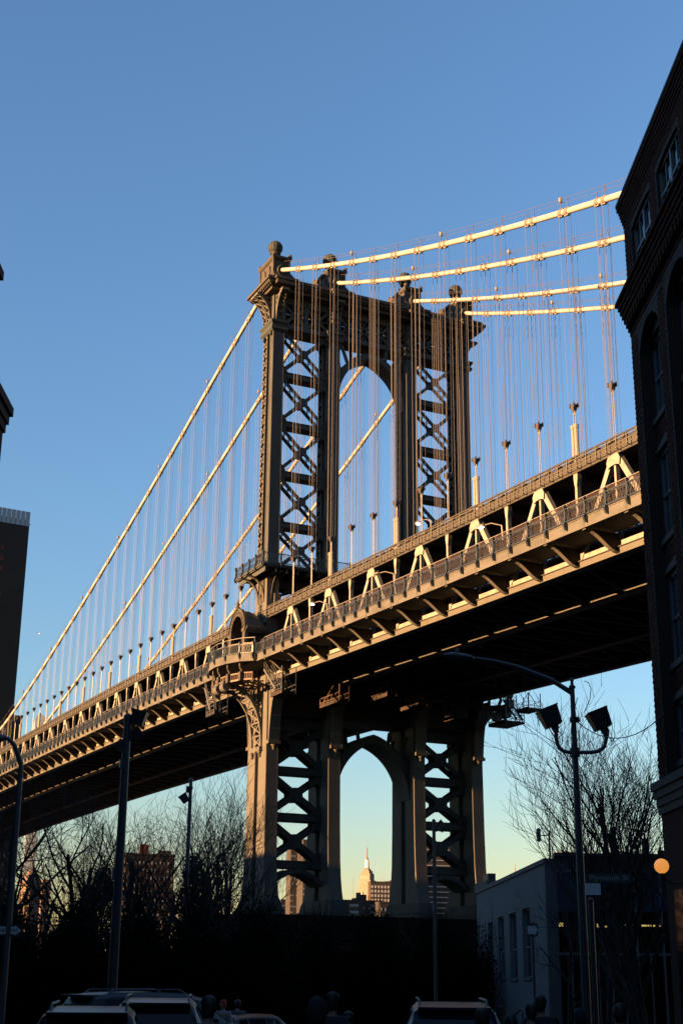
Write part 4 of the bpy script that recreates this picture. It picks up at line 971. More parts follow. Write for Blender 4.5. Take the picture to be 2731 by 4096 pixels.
    while z < 22.4:
        x = -0.21 if row % 2 else -0.105-0.21
        while x > -9.2:
            xc = x+0.1; inb = None
            for (a, b) in bays:
                if a-0.1 < xc < b+0.1: inb = (a, b)
            y = 0.0; ok = True
            if 18.72 < z < 20.2: ok = False
            if inb:
                a, b = inb
                if z < 18.7:
                    y = -0.32; ok = a <= x-0.002 and x+0.207 <= b and not any(z0-0.24 < z+0.05 and z < z1+0.26 for z0, z1 in wins[1:]) and z < 17.9
                else: ok = ok and (z > 22.2)
                if not (a <= x-0.002 and x+0.207 <= b) and z < 22.1: ok = False
            if ok: cells.append((x, y, z))
            x -= 0.215
        # reveal edge bricks of the piers (half bricks)
        z += 0.078; row += 1
    camL = Vector((-35.5, 9.0, 1.65))
    cells.sort(key=lambda c: (Vector(c)-camL).length)
    big = [c for c in cells if c[0] > -9.0]
    for c in big[:300]:
        o = bpy.data.objects.new('brick', BR[rnd.random() < 0.45]); COL.objects.link(o); o.parent = T; o.location = (c[0], c[1]+rnd.uniform(-0.003, 0.004), c[2])
    rest = [MB(), MB()]
    for c in big[300:]:
        j = rnd.uniform(-0.004, 0.004); rest[rnd.random() < 0.45].box(c[0], c[0]+0.205, c[1]-0.02, c[1]+0.012+j, c[2], c[2]+0.068)
    for r_, mt in zip(rest, ('brick', 'brick2')): stuff(P('brickwork', r_, mt))
brick_warehouse()
# ---- dark buildings on the left
def left_building(name, label, s0, s1, n0, n1, zt, corn):
    T = thing(name, label, 'building', st(s0, n1, 0), SROT)
    L = s1-s0; D = abs(n0-n1)
    def P(nm, mb, mt, par=None): o = bpy.data.objects.new(nm, mb.mesh(nm, mt)); COL.objects.link(o); o.parent = par or T; return o
    mb = MB(); mb.box(0, L, 0.0, D, -1.5, zt); wl = P('wall', mb, 'brickdark')
    mb = MB(); mb.box(-0.05, L+corn, -corn, D, zt, zt+0.28); mb.box(-0.05, L+corn*0.6, -corn*0.6, D, zt-0.3, zt)
    mb.box(-0.05, L+corn*0.3, -corn*0.3, D, zt-0.6, zt-0.3); P('cornice', mb, 'brickdark')
    k = 0; x = 2
    wm = MB(); wm.box(-0.65, 0.65, -0.05, 0.06, 0, 2.0); gm = MB(); gm.box(-0.56, 0.56, -0.07, -0.03, 0.09, 0.95); gm.box(-0.56, 0.56, -0.07, -0.03, 1.05, 1.91)
    WM = wm.mesh('window', 'wframe'); GM = gm.mesh('pane', 'glass')
    while x < L-1 and L > 5:
        z = 2.2
        while z < zt-3:
            o = bpy.data.objects.new('window', WM); COL.objects.link(o); o.parent = T; o.location = (x, 0, z)
            g = bpy.data.objects.new('pane', GM); COL.objects.link(g); g.parent = o
            z += 3.4
        x += 2.8
    return T
left_building('brick_building', 'dark brick building with jutting cornice tip at upper left edge', -25, 37.25, -30, -10.05, 21.55, 0.5)
left_building('brick_building', 'lower dark brick building whose corner shows at the left edge', 37.3, 39.45, -22, -9.55, 17.85, 0.22)
left_building('brick_building', 'long brick warehouse block behind the camera on the right side of the street', -60, -7.5, 14, 9.3, 24, 0.5) if False else None
# long warehouse by the river whose shade covers the park (beyond the left edge of the picture)
W_ = thing('warehouse_row', 'long brick warehouse row beyond the left edge, shading the park', 'building', (20, -140, -1.7))
mb = MB(); mb.box(-70, 118, -165, -122, -2, 26.5); mb.build('wall', 'brickwall', W_)
mb = MB(); mb.box(-70.4, 118.4, -165.4, -121.6, 26.5, 27.2); mb.build('parapet', 'trimstone', W_)
for zi in range(6):
    mb = MB()
    for k in range(46): mb.prism([(-67+k*4, zi*4.2+1.5), (-65.2+k*4, zi*4.2+1.5), (-65.2+k*4, zi*4.2+3.3), (-66.1+k*4, zi*4.2+3.9), (-67+k*4, zi*4.2+3.3)], 'y', -122.0, -121.9)
    stuff(mb.build('windows', 'wframe', W_))

T_ = thing('shade_block', 'tall unseen block added beyond the left edge to keep the sun off the street', 'building', st(-10, -50, 0), SROT)  # added out of view to keep the sun off the brick warehouse
def PP(nm, mb, mt): o = bpy.data.objects.new(nm, mb.mesh(nm, mt)); COL.objects.link(o); o.parent = T_
PP('wall', MB().box(-45, 38, -18, 22, -1.5, 38), 'brickwall'); PP('parapet', MB().box(-45.3, 38.3, -18.3, 22.3, 38, 38.8), 'trimstone')
for lab, x0, x1, y0, y1, h in (('unseen block added to cut sky light, behind the right warehouse', 5, 62, -84, -27, 42), ('unseen block added to cut sky light, across the bridge to the right', 40, 140, -185, -112, 40), ('unseen block added to cut sky light, behind the camera', -95, -38, -60, 60, 32), ('unseen block added to cut sky light, right of the bridge', -20, 60, -190, -120, 30)):  # added out of view to cut the sky light on tower and street
    T_ = thing('shade_block', lab, 'building', st((x0+x1)/2-35, 0, 0)+SN*(-(y0+y1)/2), SROT); a_, b_ = (x1-x0)/2, (y1-y0)/2
    PP('wall', MB().box(-a_, a_, -b_, b_, -3, h), 'brickwall'); PP('parapet', MB().box(-a_-.3, a_+.3, -b_-.3, b_+.3, h, h+.8), 'trimstone')
# ---- white building on the corner
def white_building():
    O = at_dist(2173, 3449, 70); O.z = 0
    T = thing('white_corner_building', 'low white painted brick building with slit windows and a glazed front', 'building', (O.x, O.y, -1.6), SROT)
    # local x along the street away from the camera; local y to the left; glazed front faces the camera (local -x)
    def P(nm, mb, mt, par=None): o = bpy.data.objects.new(nm, mb.mesh(nm, mt)); COL.objects.link(o); o.parent = par or T; return o
    top = 8.35; L = 28; Wd = 15
    slits = []
    def wx(px, py):                                              # pixel -> (local x, z) on the white wall
        v = ray(px, py); t = (Vector((O.x, O.y, 0))-CAM).dot(SN)/v.dot(SN); p = CAM+v*t-Vector((O.x, O.y, 0)); return p.dot(SD), p.z+1.6
    def rx(x, y): return wx(1850+x/1.78, 3300+y/1.78)
    for (xa, xb, ya, yb) in ((180, 212, 690, 1085), (247, 290, 648, 1090), (327, 378, 620, 1092), (418, 475, 585, 1085)):
        a = rx(xa, ya)[0]; b = rx(xb, ya)[0]; slits.append((min(a, b), max(a, b), rx(xb, yb)[1], rx(xb, ya)[1]))
    slits.sort()
    mb = MB(); x = 0.0
    for (a, b, z0, z1) in slits:
        mb.box(x, a, -0.4, 0, 0, top); mb.box(a, b, -0.4, 0, 0, z0); mb.box(a, b, -0.4, 0, z1, top); x = b
    mb.box(x, L, -0.4, 0, 0, top); P('white_wall', mb, 'whitebrick')
    mb = MB(); mb.box(-0.35, 0.0, -0.5, 0.02, 0, top+0.1); P('corner_pier', mb, 'concrete')
    mb = MB(); mb.box(-0.4, L+0.1, -0.55, 0.08, top, top+0.22); P('coping', mb, 'concrete')
    for (a, b, z0, z1) in slits:
        f = MB(); f.box(a, a+0.06, -0.3, -0.2, z0, z1); f.box(b-0.06, b, -0.3, -0.2, z0, z1)
        zs = [z0, z0+(z1-z0)*0.42, z0+(z1-z0)*0.46, z1]
        for z in (z0+0.03, z0+(z1-z0)*0.44, z1-0.03): f.box(a+0.06, b-0.06, -0.3, -0.2, z-0.04, z+0.04)
        w = P('slit_window', f, 'wframe'); g = MB(); g.box(a+0.06, b-0.06, -0.27, -0.24, z0, z1); P('pane', g, 'glass', w)
        s_ = MB(); s_.box(a-0.05, b+0.05, -0.3, 0.08, z0-0.14, z0); P('sill', s_, 'concrete', w)
    mb = MB(); mb.box(0.3, L, -Wd, -0.4, 0, top-0.5); mb2 = mb; 
    rb = MB(); rb.box(L-0.3, L, -Wd, -0.4, 0, top); rb.box(0, L, -Wd-0.3, -Wd, 0, top); P('rear_wall', rb, 'concrete')
    rf = MB(); rf.box(0.05, L, -Wd, -0.4, top-0.55, top-0.25); P('roof', rf, 'concrete')
    ib = MB(); ib.box(9, 9.2, -Wd, -0.4, 0.9, top-0.6); ib.box(0.3, 9, -Wd, -0.4, 0.55, 0.8); P('interior', ib, 'brickdark')
    pb = MB(); pb.box(-0.05, 0.25, -Wd, -0.5, top-0.35, top+0.45); pb.box(-0.3, 0.2, -Wd, -0.5, top+0.35, top+0.5); P('parapet', pb, 'concrete')
    # glazed front at local x = -0.05, y from -0.5 to -Wd : mullions and panes
    ys = [-0.55-1.27*k for k in range(12)]; zl, zm, zh = 0.75, 4.15, top-0.35
    for y in ys:
        m_ = MB(); m_.box(-0.12, 0.06, y-0.05, y+0.05, zl, zh); P('mullion', m_, 'alu')
    for y in ys[:-1]:
        m_ = MB(); m_.box(-0.1, 0.05, y-0.63-0.03, y-0.63+0.03, zl, zm); P('mullion', m_, 'alu')
    for z in (zl, zm, zh):
        m_ = MB(); m_.box(-0.1, 0.05, -Wd, -0.5, z-0.06, z+0.06); P('transom', m_, 'alu')
    for k, (ya, yb) in enumerate(zip(ys[:-1], ys[1:])):
        g = MB(); g.box(-0.04, -0.02, yb+0.05, ya-0.05, zm+0.06, zh-1.9); P('pane', g, M['shopglass'])
        g = MB(); g.box(-0.04, -0.02, yb+0.05, ya-0.05, zh-1.88, zh-0.06); P('spandrel_pane', g, 'blueglass')
        for (c, d) in ((ya-0.05, ya-0.60), (ya-0.66, yb+0.05)):
            g = MB(); g.box(-0.04, -0.02, d, c, zl+0.06, zm-0.06); P('pane', g, M['shopglass'])
    for k, (y, x) in enumerate(((-1.5, 1.6), (-2.6, 2.6), (-4.3, 2.2), (-6.0, 3.4), (-1.9, 4.5), (-3.6, 5.5))):
        m_ = MB(); m_.box(x, x+0.12, y-0.55, y+0.55, 5.55, 5.63); P('ceiling_light', m_, 'strip')
    pl = MB(); pl.box(-1.2, 0.0, -Wd, -0.3, 0, 0.7); P('plinth', pl, 'concrete')
    sp = MB()
    for k in range(5): sp.box(-1.2-0.3*(k+1), -1.2-0.3*k, -6, -3.2, 0, 0.56-0.14*k)
    P('steps', sp, 'concrete')
    rl = MB()                                                    # pipe rail at the wall foot
    rl.tube([(-1.6, 0.9, 0.1), (-1.5, 0.9, 1.6), (3.0, 0.9, 1.55), (9.5, 0.9, 0.6)], 0.05, 6); rl.tube([(10, 0.9, 0.1), (10, 0.9, 1.5), (12.5, 0.9, 1.5), (12.5, 0.9, 0.1)], 0.05, 6)
    for x in (0, 2.5, 5, 7.5): rl.tube([(x, 0.9, 0.05), (x, 0.9, 1.5-0.09*max(0, x-2))], 0.035, 6)
    P('handrail', rl, 'pole')
    m_ = MB(); m_.tube([(-0.1, -0.3, top+0.2), (-0.1, -0.3, top+1.55)], 0.045, 6); m_.tube([(-0.1, -0.3, top+1.35), (0.1, 0.12, top+1.35)], 0.03, 6); mm = P('antenna_mast', m_, 'pole')
    m_ = MB(); m_.lathe([(0.06, 0), (0.11, 0.05), (0.11, 0.6), (0.05, 0.66)], (0.1, 0.18, top+1.05), 8); P('antenna', m_, 'galv', mm)
    m_ = MB(); m_.box(1.5, 1.8, -5.6, -5.3, top, top+1.4); m_.box(2.5, 2.8, -6.6, -6.35, top, top+0.9); m_.box(1.5, 1.75, -4.15, -3.95, top, top+0.75); P('roof_vent', m_, 'black')
    return T, O
def shopglass():
    m = bpy.data.materials.new('clear_shop_glass'); m.use_nodes = True; nt = m.node_tree; nt.nodes.clear()
    a = nt.nodes.new('ShaderNodeBsdfTransparent'); a.inputs[0].default_value = (0.62, 0.68, 0.68, 1); b = nt.nodes.new('ShaderNodeBsdfGlossy'); b.inputs['Roughness'].default_value = 0.03
    f = nt.nodes.new('ShaderNodeFresnel'); f.inputs[0].default_value = 1.5; x = nt.nodes.new('ShaderNodeMixShader'); o = nt.nodes.new('ShaderNodeOutputMaterial')
    nt.links.new(f.outputs[0], x.inputs[0]); nt.links.new(a.outputs[0], x.inputs[1]); nt.links.new(b.outputs[0], x.inputs[2]); nt.links.new(x.outputs[0], o.inputs[0]); return m
M['shopglass'] = shopglass()
WB, WBO = white_building()
def text_mesh(txt, size, depth=0.004):
    cu = bpy.data.curves.new('lettering', 'FONT'); cu.body = txt; cu.size = size; cu.extrude = depth; cu.align_x = 'CENTER'; cu.align_y = 'CENTER'
    ob = bpy.data.objects.new('tmp', cu); COL.objects.link(ob)
    dg = bpy.context.evaluated_depsgraph_get(); me = bpy.data.meshes.new_from_object(ob.evaluated_get(dg)); me.name = 'lettering'
    bpy.data.objects.remove(ob); bpy.data.curves.remove(cu); return me
def facing(o, p, d=None):                                        # stand a text (xy plane) upright, facing direction d
    d = Vector(d); o.rotation_euler = (radians(90), 0, atan2(d.y, d.x)+pi/2)
# poster with letters behind the glass
_v = ray(2304, 3738); _t = (WBO-CAM).dot(SD)/_v.dot(SD); _p = CAM+_v*_t; PN, PZ = (_p-WBO).dot(SN), _p.z
pm_ = thing('window_poster', 'white poster with blue letters PA behind the glazed front', 'poster', WBO+SD*0.35+SN*PN+Vector((0, 0, PZ)))
me = text_mesh('PA', 0.62, 0.01); me.materials.append(M['sign_w']); o = putw('lettering', me, pm_, WBO+SD*0.34+SN*(PN+0.05)+Vector((0, 0, PZ))); facing(o, None, -SD)
mb = MB(); c = WBO+SD*0.4+SN*2.4
for (n0, n1, z0, z1) in ((PN-0.55, PN+0.75, PZ-0.42, PZ+0.75),): mb.hexa([WBO+SD*0.38+SN*n0+Vector((0, 0, z0)), WBO+SD*0.38+SN*n1+Vector((0, 0, z0)), WBO+SD*0.42+SN*n1+Vector((0, 0, z0)), WBO+SD*0.42+SN*n0+Vector((0, 0, z0)), WBO+SD*0.38+SN*n0+Vector((0, 0, z1)), WBO+SD*0.38+SN*n1+Vector((0, 0, z1)), WBO+SD*0.42+SN*n1+Vector((0, 0, z1)), WBO+SD*0.42+SN*n0+Vector((0, 0, z1))])
mb.build('poster_sheet', mat('poster_blue', (0.02, 0.03, 0.07), 0.6), pm_)

# ================================================================== STREET FURNITURE
VZ = Vector((0, 0, 1))
def floodlight(c, parent, yawdir, size=0.6, tilt=0.5):
    """box shaped floodlight, tilted, centre c"""
    mb = MB(); s_ = size/2
    mb.hexa([(-s_*0.84, -s_*0.7, -s_*0.95), (s_*0.84, -s_*0.7, -s_*0.95), (s_*0.84, s_*0.7, -s_*0.95), (-s_*0.84, s_*0.7, -s_*0.95), (-s_, -s_, s_*0.8), (s_, -s_, s_*0.8), (s_, s_, s_*0.8), (-s_, s_, s_*0.8)])
    mb.box(-s_-0.015, s_+0.015, -s_-0.015, s_+0.015, s_*0.8, s_*0.8+0.04)
    mx = Matrix.Translation(c) @ Matrix.Rotation(yawdir, 4, 'Z') @ Matrix.Rotation(tilt, 4, 'Y')
    mb.xform(mx); return mb.build('floodlight', 'black', parent)
# tall twin floodlight lamp post, right
def right_lamp():
    B = at_dist(2325, 3600, 39); B.z = gz(37)+0.13
    T = thing('street_lamp', 'tall street lamp with two floodlights on a U bracket, right foreground', 'street lamp', B)
    def A(x, y, d=39.0): return at_dist(x, y, d)
    top = A(2325, 2752); mb = MB()
    mb.tube([B, B+VZ*1.0], 0.16, 12); mb.tube([B+VZ*1.0, Vector((B.x, B.y, 5.0)), Vector((B.x, B.y, top.z))], [0.12, 0.105, 0.065], 12)
    t0 = Vector((B.x, B.y, top.z)); mb.lathe([(0.1, 0), (0.1, 0.05), (0.05, 0.1), (0.045, 0.2), (0.06, 0.22), (0.05, 0.28), (0.01, 0.3)], t0, 10)
    mb.build('pole', 'pole', T)
    a0 = Vector((B.x, B.y, A(2325, 2772).z)); pts = [a0, A(2200, 2718), A(2070, 2668), A(1980, 2645), A(1900, 2633)]
    mb = MB(); mb.tube(pts, [0.075, 0.068, 0.062, 0.055, 0.05], 10); am = mb.build('lamp_arm', 'pole', T)
    h0, h1 = A(1895, 2632), A(1772, 2612); mb = MB(); d = (h1-h0)
    mb.tube([h0, h0+d*0.25, h0+d*0.7, h1], [0.06, 0.13, 0.17, 0.06], 10); mb.xform(Matrix.Translation(h0) @ Matrix.Scale(0.65, 4, (0, 0, 1)) @ Matrix.Translation(-h0)); lh = mb.build('lamp_head', 'pole', T)
    mb = MB(); mb.lathe([(0.05, 0.0), (0.05, 0.12), (0.02, 0.14)], h0+d*0.55+VZ*0.08, 8); mb.build('photocell', 'black', lh)
    uz = A(2325, 3010).z; L_ = A(2222, 2930); R_ = A(2423, 2945); mb = MB()
    c0 = Vector((B.x, B.y, uz))
    def U(e, sgn):
        h = (e-c0); h.z = 0; l = h.length; h.normalize()
        return [c0, c0+h*(l-0.4), c0+h*(l-0.2)+VZ*0.04, c0+h*(l-0.06)+VZ*0.16, c0+h*l+VZ*0.38, Vector((e.x, e.y, e.z))]
    mb.tube(U(L_, 1), 0.055, 10); mb.tube(U(R_, 1), 0.055, 10); mb.tube([c0-VZ*0.12, c0+VZ*0.12], 0.14, 12); ub = mb.build('floodlight_bracket', 'pole', T)
    yd = atan2(RT.y, RT.x)
    for e, px, py in ((L_, 2198, 2868), (R_, 2396, 2878)):
        c = A(px, py); f = floodlight(c, T, yd, 0.56, -0.38)
        mb = MB(); mb.beam(Vector((e.x, e.y, e.z)), Vector((e.x, e.y, e.z))+VZ*0.14, 0.16, 0.05, RT); mb.beam(e+VZ*0.1, c, 0.22, 0.05, RT); mb.build('yoke', 'black', f)
    mb = MB()
    mb.tube([A(2335, 2725), A(2352, 2730), A(2362, 2755), A(2358, 2795), A(2335, 2850)], 0.012, 5)
    mb.tube([A(2308, 2790), A(2285, 2880), A(2281, 2950), A(2290, 3050), A(2305, 3120), A(2304, 3220)], 0.012, 5)
    mb.tube([A(2235, 2925), A(2248, 2950), A(2246, 2975), A(2238, 2985)], 0.012, 5); mb.tube([A(2432, 2945), A(2446, 2965), A(2440, 2985), A(2432, 2975)], 0.012, 5)
    mb.build('loose_cable', 'cablew', T)
    mb = MB(); c = A(2297, 2880); mb.box(c.x-0.1, c.x+0.1, c.y-0.1, c.y+0.1, c.z-0.06, c.z+0.08); mb.beam(c, Vector((B.x, B.y, c.z)), 0.04, 0.04); mb.build('junction_box', 'black', T)
    # wire to the warehouse
    p0 = A(2310, 2890); p1 = st(34.2, 8.95, at_dist(2731, 2820, 34.5).z)
    wv = thing('overhead_wire', 'thin wire sagging from the lamp post to the brick warehouse', 'wire', p0); mb = MB()
    mb.tube([p0.lerp(p1, t/12)-VZ*(0.55*4*(t/12)*(1-t/12)) for t in range(13)], 0.014, 5); mb.build('wire', 'cablew', wv)
    # signs on the post
    def sign(name, label, x0, y0, x1, y1, mt, txt, tmt, size, cat='sign', d=38.8):
        c = at_dist((x0+x1)/2, (y0+y1)/2, d); w = (x1-x0)/5793*d; h = (y1-y0)/5793*d
        S_ = thing(name, label, cat, c); nd = (Vector((CAM.x, CAM.y, 0))-Vector((c.x, c.y, 0))).normalized(); tdir = Vector((-nd.y, nd.x, 0))
        mb = MB(); mb.beam(c-tdir*w/2, c+tdir*w/2, 0.02, h, nd); mb.build('sign_plate', mt, S_)
        if txt:
            me = text_mesh(txt, size); me.materials.append(M[tmt]); o = putw('lettering', me, S_, c+nd*0.014); facing(o, None, nd)
        mb = MB(); mb.beam(c-nd*0.015, c-nd*0.12, 0.05, 0.05, VZ); mb.build('sign_clamp', 'galv', S_)
        return S_
    sign('street_sign', 'dark street name sign Plymouth St on the lamp post', 2348, 3494, 2520, 3530, 'sign_g', 'Plymouth St', 'sign_t', 0.21)
    sign('notice_sign', 'blank pale notice sign on the lamp post below the street name', 2341, 3534, 2400, 3579, 'sign_w', None, None, 0)
right_lamp()
# black post beside it
B = at_dist(2365, 3700, 41); B.z = gz(40)+0.13
T = thing('sign_post', 'plain black post standing just right of the tall lamp', 'post', B); mb = MB(); zt = at_dist(2356, 3604, 41).z
mb.tube([B, Vector((B.x, B.y, zt))], 0.075, 10); mb.build('post', 'black', T); mb = MB(); mb.lathe([(0.09, 0), (0.09, 0.04), (0.02, 0.1)], Vector((B.x, B.y, zt)), 10); mb.build('post_cap', 'black', T)
def one_way(label, B, zc, w, h, two_line, nd):
    T = thing('one_way_sign', label, 'sign', B); nd = Vector(nd).normalized(); tdir = Vector((-nd.y, nd.x, 0))
    c = Vector((B.x, B.y, zc))+nd*0.06
    mb = MB(); mb.beam(c-tdir*w/2, c+tdir*w/2, 0.015, h, nd); mb.build('sign_plate', 'sign_k', T)
    mb = MB(); q = c+nd*0.012
    for (a, b) in (((-0.44, -0.28), (0.2, 0.28)),):
        pts = [(-0.44, -0.3), (0.22, -0.3), (0.22, -0.42), (0.46, 0), (0.22, 0.42), (0.22, 0.3), (-0.44, 0.3)]
        k = [q+tdir*(u*w)+VZ*(v*h) for u, v in pts]; mb.add(k+[p-nd*0.006 for p in k], [tuple(range(7)), tuple(range(13, 6, -1))]+[(i, (i+1) % 7, 7+(i+1) % 7, 7+i) for i in range(7)])
    mb.build('arrow', 'sign_w', T)
    me = text_mesh('ONE\nWAY' if two_line else 'ONE WAY', h*0.3 if two_line else h*0.42); me.materials.append(M['sign_k']); o = putw('lettering', me, T, c+nd*0.02-tdir*w*0.06); facing(o, None, nd)
    return T
B = at_dist(2134, 3900, 62); B.z = gz(60); tocam = (Vector((CAM.x, CAM.y, 0))-Vector((B.x, B.y, 0)))
T = one_way('one way arrow sign on a post in front of the white building', B, at_dist(2117, 3720, 62).z, 0.46, 0.54, True, tocam)
mb = MB(); mb.tube([B, Vector((B.x, B.y, at_dist(2128, 3690, 62).z))], 0.055, 8); mb.build('post', 'pole', T)
# globe lamp bracketed from the warehouse
c = at_dist(2644, 3464, 34.2)
T = thing('globe_lamp', 'lit orange globe lamp on the warehouse corner', 'lamp', c)
mb = MB(); n = 16; mb.lathe([(0.172*sin(pi*k/12)+0.001, -0.172*cos(pi*k/12)) for k in range(13)], c, 20); mb.build('globe', 'globe', T, smooth=True)
mb = MB(); wall = st(34.2, 9.0); nn = SN*((wall-c).dot(SN)); mb.lathe([(0.06, -0.3), (0.08, -0.26), (0.08, -0.17)], c, 10); mb.tube([c-VZ*0.28, c-VZ*0.4+nn*0.4, c-VZ*0.3+nn*1.02], 0.025, 8); mb.build('bracket', 'black', T)
# left lamp post with curved arm
def left_lamp():
    B = at_dist(50, 3500, 37); B.z = gz(36)+0.13; T = thing('street_lamp', 'slim grey street lamp with curved arm at the left edge', 'street lamp', B)
    def A(x, y): return at_dist(x, y, 37)
    zt = A(80, 3060).z; mb = MB(); mb.tube([B, B+VZ*0.8], 0.13, 10)
    arm = [Vector((B.x, B.y, zt)), A(72, 3015), A(60, 2983), A(42, 2960), A(24, 2951)]
    mb.tube([B+VZ*0.8, Vector((B.x, B.y, zt*0.6)), arm[0]], [0.11, 0.09, 0.07], 12); mb.build('pole', 'galv', T); mb = MB(); mb.tube(arm, [0.07, 0.065, 0.06, 0.055, 0.05], 10); mb.build('lamp_arm', 'galv', T)
    h0, h1 = A(26, 2950), A(-70, 2962); d = h1-h0; mb = MB(); mb.tube([h0, h0+d*0.3, h0+d*0.8, h1], [0.06, 0.12, 0.13, 0.05], 10); mb.build('lamp_head', 'galv', T)
    nd = Vector((CAM.x-B.x, CAM.y-B.y, 0)); one_way('one way arrow sign on the slim lamp post at the left edge', Vector((B.x, B.y, 2.2)), A(50, 3722).z, 0.72, 0.3, False, nd.normalized()+RT*0.25)
left_lamp()
# dark floodlight pole
def flood_pole(label, px, ptop, pbase, d, r0_, r1_, heads, boxes=(), mt='pole'):
    B = at_dist(pbase[0], pbase[1], d); zt = at_dist(px, ptop, d).z; B.z = gzw(B.x, B.y)+0.0
    T = thing('floodlight_pole', label, 'pole', B, group='floodlight poles along the park'); mb = MB()
    mb.tube([B, Vector((B.x, B.y, zt*0.5)), Vector((B.x, B.y, zt))], [r0_, (r0_+r1_)/2, r1_], 12); mb.lathe([(r1_*1.15, -0.05), (r1_*1.15, 0.05), (r1_*0.4, 0.12)], Vector((B.x, B.y, zt)), 10); mb.build('pole', mt, T)
    for (x, y, sz, tl) in heads:
        c = at_dist(x, y, d); f = floodlight(c, T, atan2(RT.y, RT.x), sz, tl); mb = MB(); mb.beam(c, Vector((B.x, B.y, c.z-0.12)), 0.06, 0.06, VZ); mb.build('yoke', 'black', f)
    for (x, y, w, h) in boxes:
        c = at_dist(x, y, d-0.2); mb = MB(); mb.box(c.x-w/2, c.x+w/2, c.y-w/2, c.y+w/2, c.z-h/2, c.z+h/2); mb.build('control_box', 'galv', T)
flood_pole('tall dark floodlight pole in front of the left trees', 514, 2870, (476, 3500), 40, 0.15, 0.11, [(555, 2872, 0.42, 0.25), (548, 2936, 0.3, 0.9), (487, 2985, 0.28, -0.9)], [(488, 3054, 0.12, 0.22), (457, 3492, 0.12, 0.3)])
flood_pole('thin floodlight pole among the bare trees left of the tower', 762, 3120, (748, 3500), 70, 0.12, 0.09, [(738, 3194, 0.42, -0.6), (757, 3160, 0.3, 0.2)])
flood_pole('weathered pole with small floodlights in front of the right tower braces', 1744, 3285, (1738, 3600), 74, 0.11, 0.09, [(1760, 3290, 0.2, 0.9), (1766, 3318, 0.26, 0.4), (1736, 3356, 0.14, -0.5)], [(1738, 3630, 0.16, 0.35)], 'wood')
# low fence with pale posts in front of the pier
for k in range(9):
    b = at_dist(960+k*95, 3815, 128); b.z = gzw(b.x, b.y)-0.1; b2 = at_dist(960+(k+1)*95, 3815, 128); b2.z = b.z
    T = thing('fence_bay', ['first', 'second', 'third', 'fourth', 'fifth', 'sixth', 'seventh', 'eighth', 'ninth'][k]+' steel fence bay from the left before the granite pier', 'fence', b, group='steel fence bays before the pier'); h = 3.1
    mb = MB(); mb.tube([b, b+VZ*h], 0.04, 6); mb.build('fence_post', 'galv', T); mb = MB()
    for z in (0.2, 1.6, h-0.1): mb.beam(b+VZ*z, b2+VZ*z, 0.03, 0.03)
    mb.build('fence_wire', 'pole', T)
# low brick shed with a red roof by the pier
c = at_dist(1380, 3850, 140); c.z = -1.72; T = thing('park_shed', 'low shed with dull red hipped roof in the shade before the pier', 'shed', c, SROT)
def PL(nm, mb, mt, par): o = bpy.data.objects.new(nm, mb.mesh(nm, mt)); COL.objects.link(o); o.parent = par; return o
mb = MB(); mb.box(-5, 5, -3.4, 3.4, 0, 3.6); PL('wall', mb, 'brickwall', T)
mb = MB(); mb.add([(-5.5, -3.9, 3.6), (5.5, -3.9, 3.6), (5.5, 3.9, 3.6), (-5.5, 3.9, 3.6), (-2.5, -0.6, 5.7), (2.5, -0.6, 5.7), (2.5, 0.6, 5.7), (-2.5, 0.6, 5.7)], [(3, 2, 1, 0), (4, 5, 6, 7), (0, 1, 5, 4), (1, 2, 6, 5), (2, 3, 7, 6), (3, 0, 4, 7)]); PL('roof', mb, mat('red_roof', (0.035, 0.010, 0.006), 0.9, var=0.3, spec=0.05), T)
mb = MB(); mb.box(-5.05, -5.0, -0.6, 0.6, 0, 2.3); PL('door', mb, 'wframe', T)

